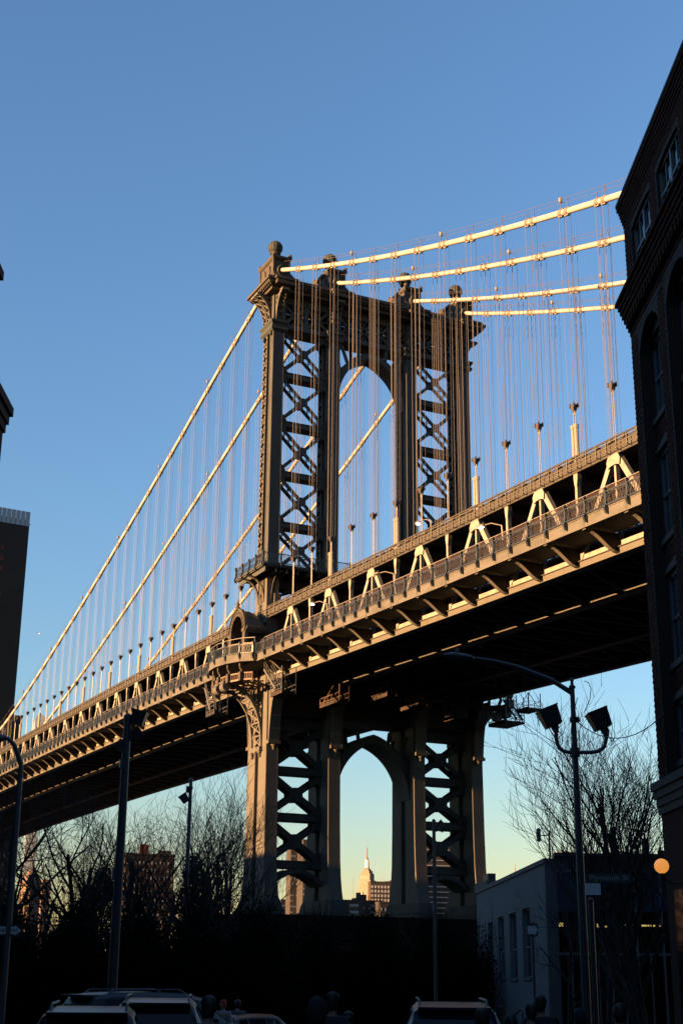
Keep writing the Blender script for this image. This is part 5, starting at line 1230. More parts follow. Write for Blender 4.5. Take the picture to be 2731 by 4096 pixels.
# ================================================================== SKYLINE
def bearing(b): t = radians(b-335); return Vector((-cos(t), sin(t), 0))
WINS = {}
def far_building(name, label, xl, xr, ytop, d, b, depth, mt, base=-2.0, rows=None, cols=None, wmt=None, wsize=(0.5, 0.5), side_cols=0, extra=None, group=None, strips=None, hfix=None):
    """front face square to bearing b; xl..xr are photograph columns of the front face"""
    n = bearing(b); tdir = Vector((-n.y, n.x, 0))
    p0 = at_dist(xl, ytop, d); p1 = at_dist(xr, ytop, d); c = (p0+p1)/2
    v = Vector((c.x-CAM.x, c.y-CAM.y, 0)).normalized(); per = Vector((-v.y, v.x, 0))
    w = (Vector((p1.x-p0.x, p1.y-p0.y, 0))).length/max(0.25, abs(tdir.dot(per))); H = c.z-base
    T = thing(name, label, 'building', (c.x, c.y, base), atan2(-n.y, -n.x)+pi/2-pi/2, group)   # local +x points away from the viewer
    def P(nm, mb, m_, par=None): o = bpy.data.objects.new(nm, mb.mesh(nm, m_)); COL.objects.link(o); o.parent = par or T; return o
    mb = MB(); mb.box(0, depth, -w/2, w/2, 0, H); P('wall', mb, mt)
    mb = MB(); mb.box(-0.3, depth, -w/2-0.3, w/2+0.3, H, H+0.8); P('parapet', mb, mt)
    if rows:
        fh = (H*0.97)/rows; cw = w/cols; ww, wh = cw*wsize[0], fh*wsize[1]
        q = MB(); q.box(-0.12, 0.02, -ww/2, ww/2, 0, wh); me = q.mesh('window', wmt)
        cnt = 0
        for r in range(rows-1, -1, -1):
            for k in range(cols):
                if cnt >= 300: break
                if strips and rnd.random() < strips: continue
                o = bpy.data.objects.new('window', me); COL.objects.link(o); o.parent = T; o.location = (0, -w/2+cw*(k+0.5), fh*r+fh*0.25); cnt += 1
        if side_cols:
            q = MB(); dw = depth/side_cols; q.box(-dw*0.25, dw*0.25, -0.12, 0.02, 0, wh); me2 = q.mesh('window', wmt)
            for r in range(rows):
                for k in range(side_cols):
                    if cnt >= 300: break
                    if rnd.random() < 0.3: continue
                    o = bpy.data.objects.new('window', me2); COL.objects.link(o); o.parent = T; o.location = (dw*(k+0.5), -w/2, fh*r+fh*0.25); cnt += 1
    if extra: extra(P, T, w, H, depth)
    return T
M['far_brown'] = mat('far_brown_brick', (0.0215, 0.0146, 0.0120), 0.9, var=0.2, vscale=0.05)
M['far_dark'] = mat('far_dark_brick', (0.0152, 0.0133, 0.0133), 0.9, var=0.2, vscale=0.05)
M['far_red'] = mat('far_red_brick', (0.0759, 0.0253, 0.0139), 0.9, var=0.2, vscale=0.05)
M['far_stone'] = mat('far_limestone', (0.1266, 0.0918, 0.0728), 0.85, var=0.12, vscale=0.02)
M['far_win'] = mat('far_pale_window', (0.2046, 0.2108, 0.2232), 0.25)
M['far_wind'] = mat('far_dark_window', (0.03, 0.03, 0.035), 0.15)
M['far_lit'] = mat('far_bright_window', (0.3100, 0.2976, 0.2852), 0.3)
M['far_balc'] = mat('far_balcony', (0.1240, 0.1302, 0.1426), 0.6)
M['glasstower'] = mat('glass_tower_skin', (0.02, 0.014, 0.011), 0.4, var=0.3, vscale=0.06, spec=0.15)
M['paleglass'] = mat('pale_glass', (0.18, 0.22, 0.26), 0.2)
M['gold'] = mat('gilded_stone', (0.105, 0.068, 0.046), 0.4)
# Art Deco skyscraper behind the arch
def skyscraper():
    d = 4950; base = at_dist(1467, 3700, d); base.z = -2; n = bearing(209)
    T = thing('art_deco_skyscraper', 'tall stepped limestone skyscraper with spire, sunlit, seen through the lower arch', 'skyscraper', base, atan2(-n.y, -n.x))
    def P(nm, mb, m_, par=None): o = bpy.data.objects.new(nm, mb.mesh(nm, m_)); COL.objects.link(o); o.parent = par or T; return o
    # local -x faces bearing 209; widths from the photograph
    def Z(y): return at_dist(1467, y, d).z+2
    px = d/5750
    def wid(a, b): return (b-a)*px
    z1, z2, z3, z4, z5 = Z(3563), Z(3522), Z(3495), Z(3484), Z(3440)
    P('base_block', MB().box(-26, 26, -30, 30, 0, Z(3600)), 'far_stone')
    P('lower_shaft', MB().box(-23, 23, -27, 27, Z(3600), z1), 'far_stone')
    P('shaft', MB().box(-20.5, 20.5, -23.5, 23.5, z1, z2), 'far_stone')
    P('upper_shaft', MB().box(-17, 17, -19.5, 19.5, z2, z3), 'far_stone')
    mb = MB(); mb.box(-14, 14, -15, 15, z3, z4); mb.box(-11, 11, -11.5, 11.5, z4, Z(3478)); P('crown', mb, 'far_stone')
    zc_ = Z(3478); mb = MB(); mb.stack([(zc_, 8, 8), (zc_+6, 5.8, 5.8), (z5, 4.6, 4.6)]); mb.lathe([(4.6, z5), (4.4, z5+4), (3.2, z5+8), (2.0, z5+11)], (0, 0, 0), 12); P('mooring_mast', mb, 'gold')
    za = Z(3357); mb = MB(); mb.lathe([(2.0, z5+10), (1.9, z5+38), (1.0, z5+42), (0.8, za-26), (0.35, za-24), (0.25, za)], (0, 0, 0), 8); P('antenna', mb, 'gold')
    q = MB(); q.box(-0.3, 0.05, -0.7, 0.7, 0, 3.2); wm_ = q.mesh('window_bay', 'far_wind')
    for (xf, hw, za_, zb_, nn, st_) in ((-23, 26, Z(3600)+2, z1-4, 13, 7.5), (-20.5, 22, z1+1, z2-4, 11, 7), (-26, 29, Z(3640), Z(3602), 14, 7.5)):
        for k in range(nn):
            y = -hw+2*hw*(k+0.5)/nn; z = za_
            while z < zb_:
                o = bpy.data.objects.new('window_bay', wm_); COL.objects.link(o); o.parent = T; o.location = (xf, y, z); z += st_
    for k in range(5):
        mb = MB(); y = -13+6.5*k; mb.box(-17.5, -16.9, y-1.0, y+1.0, z2+3, z3-6); P('pilaster_recess', mb, 'far_wind')
    mb = MB(); mb.box(-26.4, -22.9, 3.5, 8.5, 0, z1-4); P('dark_recess', mb, 'far_wind')
skyscraper()
def antennas(*xs):
    def f(P, T, w, H, dp):
        for (yy, h) in xs: mb = MB(); mb.tube([(dp*0.3, yy*w, H), (dp*0.3, yy*w, H+h)], [0.35, 0.1], 5); P('antenna', mb, 'far_stone')
    return f
def penthouse(*bl):
    def f(P, T, w, H, dp):
        for (a, b, h) in bl: mb = MB(); mb.box(dp*0.2, dp*0.8, a*w, b*w, H, H+h); P('roof_house', mb, 'far_brown')
    return f
far_building('apartment_slab', 'brown slab with pale square windows right of the skyscraper', 1482, 1650, 3530, 1700, 162, 9, 'far_brown', rows=20, cols=13, wmt='far_lit', wsize=(0.55, 0.6), extra=lambda P, T, w, H, dp: (penthouse((-0.5, 0.0, 3), (0.0, 0.12, 1.5))(P, T, w, H, dp), antennas((0.23, 6), (0.16, 7))(P, T, w, H, dp)))
def brickslab(P, T, w, H, dp):
    for (a, b, h) in ((0.33, 0.45, 1.8), (0.45, 0.62, 3.6), (0.44, 0.47, 4.6)): mb = MB(); mb.box(1, dp*0.7, (0.5-b)*w, (0.5-a)*w, H, H+h); P('roof_house', mb, 'far_brown')
    for r in range(2):
        for (a, b) in ((0.15, 0.37), (0.7, 0.92)): mb = MB(); mb.box(-1.4, 0, (0.5-b)*w, (0.5-a)*w, H-2.6-r*3.2, H-1.3-r*3.2); P('balcony', mb, 'far_balc')
    for r in range(9): mb = MB(); mb.box(-1.3, 0, -0.38*w, -0.2*w, H-10-r*3.2, H-8.9-r*3.2); P('balcony', mb, 'far_brown')
far_building('apartment_block', 'dark brown apartment block with balconies below the skyscraper', 1372, 1528, 3607, 720, 158, 8, 'far_brown', rows=11, cols=14, wmt='far_win', wsize=(0.28, 0.3), strips=0.45, extra=brickslab)
far_building('apartment_block', 'grey apartment block with white window frames beside the third tower leg', 1520, 1640, 3615, 700, 160, 6, 'far_dark', rows=10, cols=9, wmt='far_win', wsize=(0.4, 0.42), strips=0.3)
far_building('apartment_tower', 'dark apartment tower with dotted windows behind the left braces', 1164, 1222, 3396, 800, 162, 9, 'far_dark', rows=22, cols=8, wmt='far_win', wsize=(0.3, 0.25), strips=0.45, side_cols=0)
far_building('apartment_tower', 'taller dark apartment tower just behind the second leg, left braces', 1214, 1330, 3366, 706, 162, 10, 'far_dark', rows=23, cols=12, wmt='far_win', wsize=(0.3, 0.25), strips=0.5)
def bands(P, T, w, H, dp):
    z = 6
    while z < H-3: mb = MB(); mb.box(-0.4, 0.0, -w/2, w/2, z, z+0.55); P('floor_band', mb, 'far_win'); z += 3.05
far_building('banded_tower', 'dark tower with pale floor bands behind the right braces', 1700, 1830, 3372, 850, 160, 9, 'far_brown', extra=bands)
far_building('brick_tower', 'orange sunlit brick tower low between the left legs', 1125, 1158, 3602, 900, 225, 16, 'far_red', rows=14, cols=5, wmt='far_lit', wsize=(0.4, 0.4))
far_building('radio_mast', 'thin pale mast left of the skyscraper', 1410, 1414, 3606, 1500, 209, 1.2, 'far_stone', extra=lambda P, T, w, H, dp: (antennas((0, 26))(P, T, w, H, dp)))
# left side
def crown(P, T, w, H, dp):
    for k in range(14):
        y = -w/2+w*(k+0.5)/14; mb = MB(); mb.box(-0.4, 0.2, y-1.3, y+1.3, H-1, H+8); P('crown_fin', mb, 'paleglass')
    mb = MB(); mb.box(0.4, dp-0.2, -w/2+0.5, w/2-0.5, H, H+3); P('roof_plant', mb, 'far_dark')
    for k in range(60):
        mb = MB(); z = 4+k*(H-8)/60; mb.box(-0.06, 0.0, -w/2, w/2, z, z+0.35); P('floor_line', mb, 'far_dark')
    for (a, z) in ((0.125, 0.93), (0.13, 0.905), (0.13, 0.88), (0.145, 0.82), (0.155, 0.76), (0.17, 0.7), (0.18, 0.66)): mb = MB(); mb.box(-0.3, 0, -a*w-0.9, -a*w+0.9, z*H, z*H+3); P('amber_window', mb, 'far_red')
far_building('glass_tower', 'very tall dark glass tower with pale finned crown at the left edge', -150, 122, 2078, 800, 150, 40, 'glasstower', extra=crown)
far_building('brown_tower', 'brown stepped tower low in front of the dark glass tower', -60, 92, 2862, 760, 150, 25, 'far_brown', extra=lambda P, T, w, H, dp: [P('setback', MB().box(2, dp-2, -w*0.3, w*0.3, H, H+6), 'far_brown')], rows=10, cols=8, wmt='far_wind', wsize=(0.4, 0.5))
far_building('pale_glass_tower', 'pale hazy glass tower with rounded top left, behind the cables', 142, 186, 2880, 1500, 165, 30, 'paleglass', rows=16, cols=5, wmt='paleglass', wsize=(0.8, 0.8), extra=lambda P, T, w, H, dp: [P('round_top', MB().prism([(w/2*cos(pi*k/8), H+6*sin(pi*k/8)) for k in range(9)], 'x', 0.5, dp), 'paleglass')])
def steeple(P, T, w, H, dp):
    mb = MB(); mb.stack([(H, w*0.36, w*0.36), (H+4, w*0.32, w*0.32), (H+4.5, w*0.24, w*0.24), (H+9, w*0.22, w*0.22)], (dp/2, 0)); mb.lathe([(w*0.22, H+9), (w*0.19, H+11.5), (w*0.1, H+13), (0.3, H+17)], (dp/2, 0, 0), 10); P('lantern', mb, 'gold')
    for k in range(4): mb = MB(); y = -w/2+w*(k+0.5)/4; mb.box(-0.5, 0, y-1, y+1, H*0.3, H*0.92); P('pilaster', mb, 'gold')
far_building('domed_civic_tower', 'golden sunlit civic tower glimpsed between the left bare branches', 82, 122, 3540, 1300, 236, 11, 'far_stone', extra=steeple)
far_building('stone_office', 'sunlit pale office block glimpsed between left branches', 172, 206, 3522, 1250, 160, 8, 'far_stone', rows=10, cols=5, wmt='far_wind', wsize=(0.4, 0.5))
far_building('brick_apartments', 'brick apartment building with pale windows behind the left bare trees', 505, 700, 3422, 620, 160, 9, 'far_brown', rows=16, cols=12, wmt='far_win', wsize=(0.45, 0.42), strips=0.15, extra=lambda P, T, w, H, dp: [P('roof_house', MB().box(4, dp-4, 0.0*w, 0.18*w, H, H+5), 'far_red'), P('green_roof_house', MB().box(4, dp-4, -0.48*w, -0.2*w, H, H+2.6), 'copper')])
far_building('brick_stack_building', 'orange brick rooftop block above the glazed building', 2222, 2280, 3424, 300, 215, 6, 'far_red', extra=lambda P, T, w, H, dp: [P('side_block', MB().box(0, dp, -w/2-3, -w/2, 0, H-2.2), 'far_red')])
far_building('pale_roof_building', 'small pale roof structure behind the white wall, left end', 1956, 2052, 3556, 140, 175, 6, 'concrete', rows=None, extra=lambda P, T, w, H, dp: [P('black_tank', MB().box(0.5, 3, 0.18*w, 0.5*w, H+0.8, H+1.5), 'black'), P('roof_window', MB().box(-0.05, 0, -0.1*w, 0.08*w, H-1.2, H-0.6), 'far_wind')])
far_building('pink_spire', 'faint pink spire behind the white building, far away', 2045, 2068, 3520, 3800, 209, 14, 'far_stone', extra=lambda P, T, w, H, dp: [P('spire', MB().lathe([(w*0.35, H), (w*0.25, H+14), (w*0.1, H+22), (0.5, H+45)], (dp/2, 0, 0), 8), 'far_stone')])

# ================================================================== TREES
def bare_tree(seed, h, levels=5, spread=0.5, trunk_r=0.16, up=0.35, stems=1, twig=1.0, first=0.28):
    R = random.Random(seed); tr = MB(); cr = MB()
    def branch(p, d, l, r, lev, mb):
        n = 4 if lev < 2 else 3; pts = [p]; rs = [r]; q = p.copy(); dd = d.copy()
        for i in range(n):
            dd = (dd+Vector((R.uniform(-1, 1), R.uniform(-1, 1), R.uniform(-0.6, 1)))*0.16+VZ*up*0.12).normalized()
            q = q+dd*(l/n); pts.append(q.copy()); rs.append(r*(1-0.55*(i+1)/n))
        mb.tube(pts, rs, 7 if lev == 0 else (5 if lev == 1 else 3), cap=lev < 2)
        if lev >= levels: return
        k = R.randint(3, 5) if lev else R.randint(6, 8)
        for j in range(k):
            t = (first if lev == 0 else 0.2)+(1-(first if lev == 0 else 0.2))*(j+R.random()*0.8)/k; t = min(t, 0.98); f = t*n; i = min(int(f), n-1); pp = pts[i].lerp(pts[i+1], f-i)
            base = (pts[i+1]-pts[i]).normalized(); az = R.uniform(0, 2*pi)
            side = base.cross(Vector((cos(az), sin(az), 0.2))); side = side.normalized() if side.length > 1e-3 else Vector((1, 0, 0))
            nd = (base*(1-spread)+side*spread*1.1+VZ*up*0.4).normalized()
            rr = rs[i]+(rs[i+1]-rs[i])*(f-i); branch(pp, nd, l*R.uniform(0.45, 0.72)*(1.05-0.35*t if lev == 0 else 1), max(0.006*twig, rr*0.6), lev+1, cr)
    for s_ in range(stems):
        a = R.uniform(0, 2*pi); dd = Vector((0.22*cos(a), 0.22*sin(a), 1)).normalized() if stems > 1 else Vector((R.uniform(-.05, .05), R.uniform(-.05, .05), 1)).normalized()
        branch(Vector((0.25*cos(a), 0.25*sin(a), -0.2)) if stems > 1 else Vector((0, 0, -0.2)), dd, h*R.uniform(0.6, 0.75), trunk_r*R.uniform(0.8, 1), 0, tr)
    return tr.mesh('trunk', 'bark'), cr.mesh('crown', 'bark')
TM = [bare_tree(11, 12, 4, 0.62, 0.23, 0.3, 1, 1.5), bare_tree(23, 12, 4, 0.58, 0.19, 0.35, 2, 1.5), bare_tree(37, 12, 4, 0.66, 0.22, 0.2, 1, 1.5), bare_tree(41, 12, 4, 0.46, 0.16, 0.6, 3, 1.5, first=0.15)]
def tree(label, x, y, d, hh, which, rot, group='bare winter trees in the park'):
    B = at_dist(x, y, d); B.z = gzw(B.x, B.y); T = thing('bare_tree', label, 'tree', B, rot, group); s_ = hh/12; T.scale = (s_, s_, s_)
    for nm, me in zip(('trunk', 'crown'), TM[which]): o = bpy.data.objects.new(nm, me); COL.objects.link(o); o.parent = T
    return T
tree('leafless tree at the far left edge, behind the slim lamp', 10, 3800, 62, 9.5, 2, 0.3)
tree('leafless tree with forked trunk left of the tall floodlight pole', 250, 3800, 68, 11.5, 1, 1.1)
tree('leafless tree between slim lamp and left evergreen', 160, 3800, 84, 11, 0, 2.2)
tree('smaller leafless tree just left of the tall floodlight pole', 400, 3800, 92, 11.5, 3, 4.0)
tree('leafless tree with one leaning trunk right of the tall floodlight pole', 650, 3800, 66, 9, 2, 2.6)
tree('tallest leafless tree, rising past the deck edge left of the tower', 830, 3800, 74, 13.2, 3, 0.8)
tree('leafless tree beside the thin floodlight pole', 730, 3800, 86, 12, 1, 3.3)
tree('leafless tree spreading before the sunlit tower leg', 960, 3800, 78, 8.5, 2, 5.2)
tree('low leafless tree at the foot of the sunlit tower leg', 1080, 3800, 92, 7.5, 0, 1.9)
tree('leafless tree just right of the slim lamp, crown below the deck', 130, 3800, 66, 12.5, 1, 5.0)
tree('leafless tree behind the broad evergreen, crown below the deck', 330, 3800, 76, 13, 0, 3.6)
tree('leafless tree behind the tall floodlight pole', 520, 3800, 80, 12.8, 2, 1.0)
tree('leafless tree with thin upright stems between pole and evergreen', 590, 3800, 74, 11.2, 3, 2.1)
tree('leafless tree left of the tallest one, tangled crown', 770, 3800, 70, 12, 0, 5.9)
tree('leafless tree right of the tallest one, near the sunlit leg', 900, 3800, 84, 12.6, 1, 0.2)
tree('tall leafless tree directly behind the twin floodlight lamp', 2420, 3800, 56, 12.0, 3, 0.4, 'bare winter trees before the glazed building')
tree('tall leafless tree nearest the brick warehouse', 2590, 3800, 51, 12.2, 3, 2.9, 'bare winter trees before the glazed building')
tree('slender leafless tree before the white wall', 2260, 3800, 63, 7.2, 0, 1.4, 'bare winter trees before the glazed building')
tree('leafless tree before the pier below the second leg', 1290, 3800, 90, 7.6, 2, 4.1)
tree('leafless tree before the pier below the third leg', 1660, 3800, 96, 7.6, 0, 0.7)
tree('small leafless tree on the roof terrace behind the white wall', 1990, 3500, 128, 9.5, 2, 0.9)
def evergreen(label, x, d, h, rad, seed, shape=0):
    R = random.Random(seed); B = at_dist(x, 3800, d); B.z = gzw(B.x, B.y); T = thing('evergreen_tree', label, 'tree', B, 0, 'dark evergreens in the park')
    tr = MB(); tr.tube([(0, 0, -0.2), (0.05, 0, h*0.5), (0, 0, h*0.95)], [0.16, 0.1, 0.02], 8); o = bpy.data.objects.new('trunk', tr.mesh('trunk', 'bark')); COL.objects.link(o); o.parent = T
    mb = MB(); n = 9000
    blobs = []
    for k in range(70):
        z = h*(0.06+0.92*R.random()**1.15); prof = rad*((1-z/h)**0.75)*(0.55+0.6*R.random()); a = R.uniform(0, 2*pi); blobs.append((prof*0.75*cos(a), prof*0.75*sin(a), z, 0.35+0.55*(1-z/h)+0.2*R.random()))
    for k in range(n):
        bx, by, bz, br = blobs[R.randrange(len(blobs))]; v = Vector((R.gauss(0, 1), R.gauss(0, 1), R.gauss(0, 1))).normalized()*br*(0.55+0.6*R.random())
        p = Vector((bx, by, bz))+v; s_ = R.uniform(0.05, 0.14); a = Vector((R.uniform(-1, 1), R.uniform(-1, 1), R.uniform(-.5, .8))).normalized(); b = a.cross(Vector((R.uniform(-1, 1), R.uniform(-1, 1), R.uniform(-1, 1)))).normalized()
        i = len(mb.v); mb.v += [tuple(p-a*s_), tuple(p+b*s_*0.4), tuple(p+a*s_*1.3), tuple(p-b*s_*0.4)]; mb.f.append((i, i+1, i+2, i+3))
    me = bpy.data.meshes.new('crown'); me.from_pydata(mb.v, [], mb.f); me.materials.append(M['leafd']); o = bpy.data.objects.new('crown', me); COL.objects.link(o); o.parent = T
evergreen('broad dark evergreen left of the tall floodlight pole', 400, 78, 8.6, 3.4, 3)
evergreen('dark narrow evergreen below the thin floodlight pole', 765, 78, 9.2, 2.3, 5)
evergreen('low broad evergreen between the two taller ones', 590, 72, 5.6, 3.2, 7)
evergreen('low evergreen at the foot of the sunlit tower leg', 900, 76, 5.2, 3.0, 9)
evergreen('low evergreen at the left edge behind the slim lamp', 90, 74, 4.6, 3.2, 13)
evergreen('low evergreen left of the broad dark one', 240, 70, 4.8, 3.0, 15)
# undergrowth: one uncountable mass of twigs and leaves along the park edge
def undergrowth(name, label_unused, x0, x1, d0, d1, hmin, hmax, n, seed):
    R = random.Random(seed); mb = MB()
    for k in range(n):
        x = R.uniform(x0, x1); d = R.uniform(d0, d1); B = at_dist(x, 3900, d); z0 = gzw(B.x, B.y)-0.15; hh = R.uniform(hmin, hmax)*(0.6+0.4*sin(x*0.013+seed)**2)
        for j in range(16):
            t = R.random()**0.7; p = Vector((B.x+R.gauss(0, 0.5), B.y+R.gauss(0, 0.5), z0+hh*t)); s_ = R.uniform(0.06, 0.17)
            a = Vector((R.uniform(-1, 1), R.uniform(-1, 1), R.uniform(-.4, 1))).normalized(); b = a.cross(Vector((R.uniform(-1, 1), R.uniform(-1, 1), R.uniform(-1, 1)))).normalized()
            i = len(mb.v); mb.v += [tuple(p-a*s_), tuple(p+b*s_*0.45), tuple(p+a*s_*1.3), tuple(p-b*s_*0.45)]; mb.f.append((i, i+1, i+2, i+3))
        b0 = Vector((B.x, B.y, z0)); mb.tube([b0, b0+Vector((R.gauss(0, .3), R.gauss(0, .3), hh*0.7)), b0+Vector((R.gauss(0, .5), R.gauss(0, .5), hh*1.15))], [0.025, 0.015, 0.006], 3, False)
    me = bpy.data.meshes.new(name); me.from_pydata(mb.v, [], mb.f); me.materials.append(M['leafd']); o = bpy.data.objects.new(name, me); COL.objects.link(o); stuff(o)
    o['label'] = label_unused; o['category'] = 'shrubs'
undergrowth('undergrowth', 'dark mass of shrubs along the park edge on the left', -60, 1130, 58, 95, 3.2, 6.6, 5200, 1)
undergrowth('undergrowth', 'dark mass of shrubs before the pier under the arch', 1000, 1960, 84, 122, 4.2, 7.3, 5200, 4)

# ================================================================== VEHICLES
CARP = {}
def car(label, s, n, rz, paint, L=4.7, Wd=1.9, H=1.72, rails=True, group='parked cars on the street', lit=False, boxy=0.0):
    p = st(s, n); T = thing('parked_car', label, 'car', p, SROT+rz, group)
    def P(nm, mb, m_, par=None, smooth=False): o = bpy.data.objects.new(nm, mb.mesh(nm, m_, smooth)); COL.objects.link(o); o.parent = par or T; return o
    k = L/4.7; hs = H/1.72; w = Wd/2
    st_ = [(-2.35, .45, .95, .98, .88, .86), (-2.32, .30, 1.06, 1.12, .96, .86), (-2.16-0.1*boxy, .27, 1.08, 1.46, .985, .77), (-1.98-0.15*boxy, .26, 1.09, 1.64, 1.0, .74), (-1.6, .25, 1.09, 1.70, 1.0, .735), (-0.6, .25, 1.07, 1.72, 1.0, .73), (0.3, .25, 1.05, 1.69, 1.0, .73), (0.72, .25, 1.04, 1.58, 1.0, .75), (1.35, .25, 1.02, 1.06, .99, .84), (2.0, .28, .94, .97, .96, .84), (2.28, .34, .80, .83, .88, .78), (2.36, .5, .68, .70, .80, .74)]
    st_ = [(x*k, a*hs, b*hs, c*hs, wb*w, wr*w) for x, a, b, c, wb, wr in st_]
    mb = MB(); N = 10
    for x, a, b, c, wb, wr in st_:
        mb.v += [(x, -wb*.94, a), (x, -wb, (a+b)*.5), (x, -wb*.985, b), (x, -wr, b+(c-b)*.86), (x, -wr*.86, c), (x, wr*.86, c), (x, wr, b+(c-b)*.86), (x, wb*.985, b), (x, wb, (a+b)*.5), (x, wb*.94, a)]
    for i in range(len(st_)-1):
        for j in range(N): j2 = (j+1) % N; mb.f.append((i*N+j, i*N+j2, (i+1)*N+j2, (i+1)*N+j))
    mb.f.append(tuple(range(N))); mb.f.append(tuple(len(mb.v)-N+j for j in range(N-1, -1, -1)))
    P('body', mb, paint)
    def side_pt(x, t, sgn, off=0.012):
        for q in range(len(st_)-1):
            if st_[q][0] <= x <= st_[q+1][0]:
                f = (x-st_[q][0])/(st_[q+1][0]-st_[q][0]); A = [u+(v-u)*f for u, v in zip(st_[q], st_[q+1])]; break
        b, c, wb, wr = A[2], A[3], A[4]*.985, A[5]
        return Vector((x, sgn*(wb+(wr-wb)*t+off), b+(c-b)*.86*t))
    for sgn in (-1, 1):
        for (xa, xb, xc, xd) in ((-1.95, -1.35, -1.38, -1.80), (-1.25, -0.3, -0.3, -1.25), (-0.2, 0.85, 0.42, -0.2)):
            xa, xb, xc, xd = [v*k for v in (xa, xb, xc, xd)]
            q = [side_pt(xa, .1, sgn), side_pt(xb, .1, sgn), side_pt(xc, .92, sgn), side_pt(xd, .92, sgn)]
            g = MB(); g.add(q+[Vector((v.x, v.y-sgn*.02, v.z)) for v in q], [(0, 1, 2, 3), (7, 6, 5, 4), (0, 4, 5, 1), (1, 5, 6, 2), (2, 6, 7, 3), (3, 7, 4, 0)]); P('side_window', g, 'carglass')
    def cross(xa, xb, za, zb, wa, wb_, nm):
        dx = 0.015*(1 if xa > 0 else -1)
        q = [Vector((xa+dx, -wa, za+.012)), Vector((xa+dx, wa, za+.012)), Vector((xb+dx, wb_, zb+.012)), Vector((xb+dx, -wb_, zb+.012))]
        g = MB(); g.add(q+[v-Vector((dx*1.3, 0, .02)) for v in q], [(0, 1, 2, 3), (7, 6, 5, 4), (0, 4, 5, 1), (1, 5, 6, 2), (2, 6, 7, 3), (3, 7, 4, 0)]); P(nm, g, 'carglass')
    cross(1.32*k, .74*k, 1.08*hs, 1.58*hs, w*.78, w*.64, 'windscreen'); cross(-2.31*k, (-2.02-0.12*boxy)*k, 1.14*hs, 1.60*hs, w*.78, w*.64, 'rear_window')
    for sgn in (-1, 1):
        for x in (-1.42*k, 1.42*k):
            wv = MB(); wv.tube([(x, sgn*(w-.22), .35), (x, sgn*(w+.01), .35)], .35, 18); ty = P('wheel', wv, 'tyre'); rm = MB(); rm.tube([(x, sgn*(w-.02), .35), (x, sgn*(w+.02), .35)], .22, 12); P('rim', rm, 'rim', ty)
        tl = MB(); tl.box(-2.345*k, -2.22*k, *sorted((sgn*w*.70, sgn*w*.955)), .84*hs, 1.08*hs); P('tail_lamp', tl, 'tailon' if lit else 'tail')
        hl = MB(); hl.box(2.15*k, 2.33*k, *sorted((sgn*w*.52, sgn*w*.86)), .66*hs, .78*hs); P('headlamp', hl, 'headl')
        mr = MB(); mr.lathe([(.02, -.09), (.09, -.06), (.1, .04), (.03, .09)], (.85*k, sgn*(w+.12), 1.12*hs), 8); P('wing_mirror', mr, paint)
        if rails:
            r_ = MB(); zr = 1.70*hs; r_.tube([(-1.75*k, sgn*w*.62, zr-.05), (-1.6*k, sgn*w*.62, zr+.065), (.1*k, sgn*w*.62, zr+.075), (.35*k, sgn*w*.62, zr-.05)], .022, 6); P('roof_rail', r_, 'chrome')
    sp = MB(); sp.box((-2.25-0.1*boxy)*k, -1.95*k, -w*.66, w*.66, 1.62*hs, 1.66*hs); P('rear_spoiler', sp, paint)
    bp = MB(); bp.box(-2.42*k, -2.2*k, -w*.9, w*.9, .34*hs, .62*hs); P('rear_bumper', bp, 'black')
    pl = MB(); pl.box(-2.43*k, -2.415*k, -.15, .15, .66*hs, .8*hs); P('number_plate', pl, 'sign_w')
    return T
for nm, c in (('car_silver', (.05, .054, .06)), ('car_dark', (.012, .014, .018)), ('car_grey', (.014, .015, .018)), ('car_blue', (.012, .02, .045)), ('car_white', (.3, .3, .3))): M[nm] = mat(nm, c, 0.3, metal=0.0, spec=0.3, var=0.25, vscale=2.5)
car('dark grey SUV with roof rails, nearest of the left parked cars', 24.6, -3.55, 0.10, 'car_grey', 4.6, 1.88, 1.62)
car('dark blue tall SUV parked ahead of the nearest one on the left', 30.4, -3.0, 0.06, 'car_dark', 4.9, 1.98, 1.78)
car('large silver SUV standing crosswise behind the left parked cars', 37.8, -3.7, -0.95, 'car_silver', 5.2, 2.02, 1.95, boxy=0.6)
car('low grey car with a lit tail lamp beyond the left SUVs', 42, -1.6, -0.5, 'car_grey', 4.4, 1.8, 1.42, rails=False, lit=True)
car('silver car cut off by the lower left corner', 22.5, -6.1, 0.12, 'car_silver', 4.6, 1.85, 1.55)
car('dark blue SUV with bright roof rails, right of the street', 27.5, 2.7, -0.05, 'car_blue', 4.7, 1.92, 1.74)

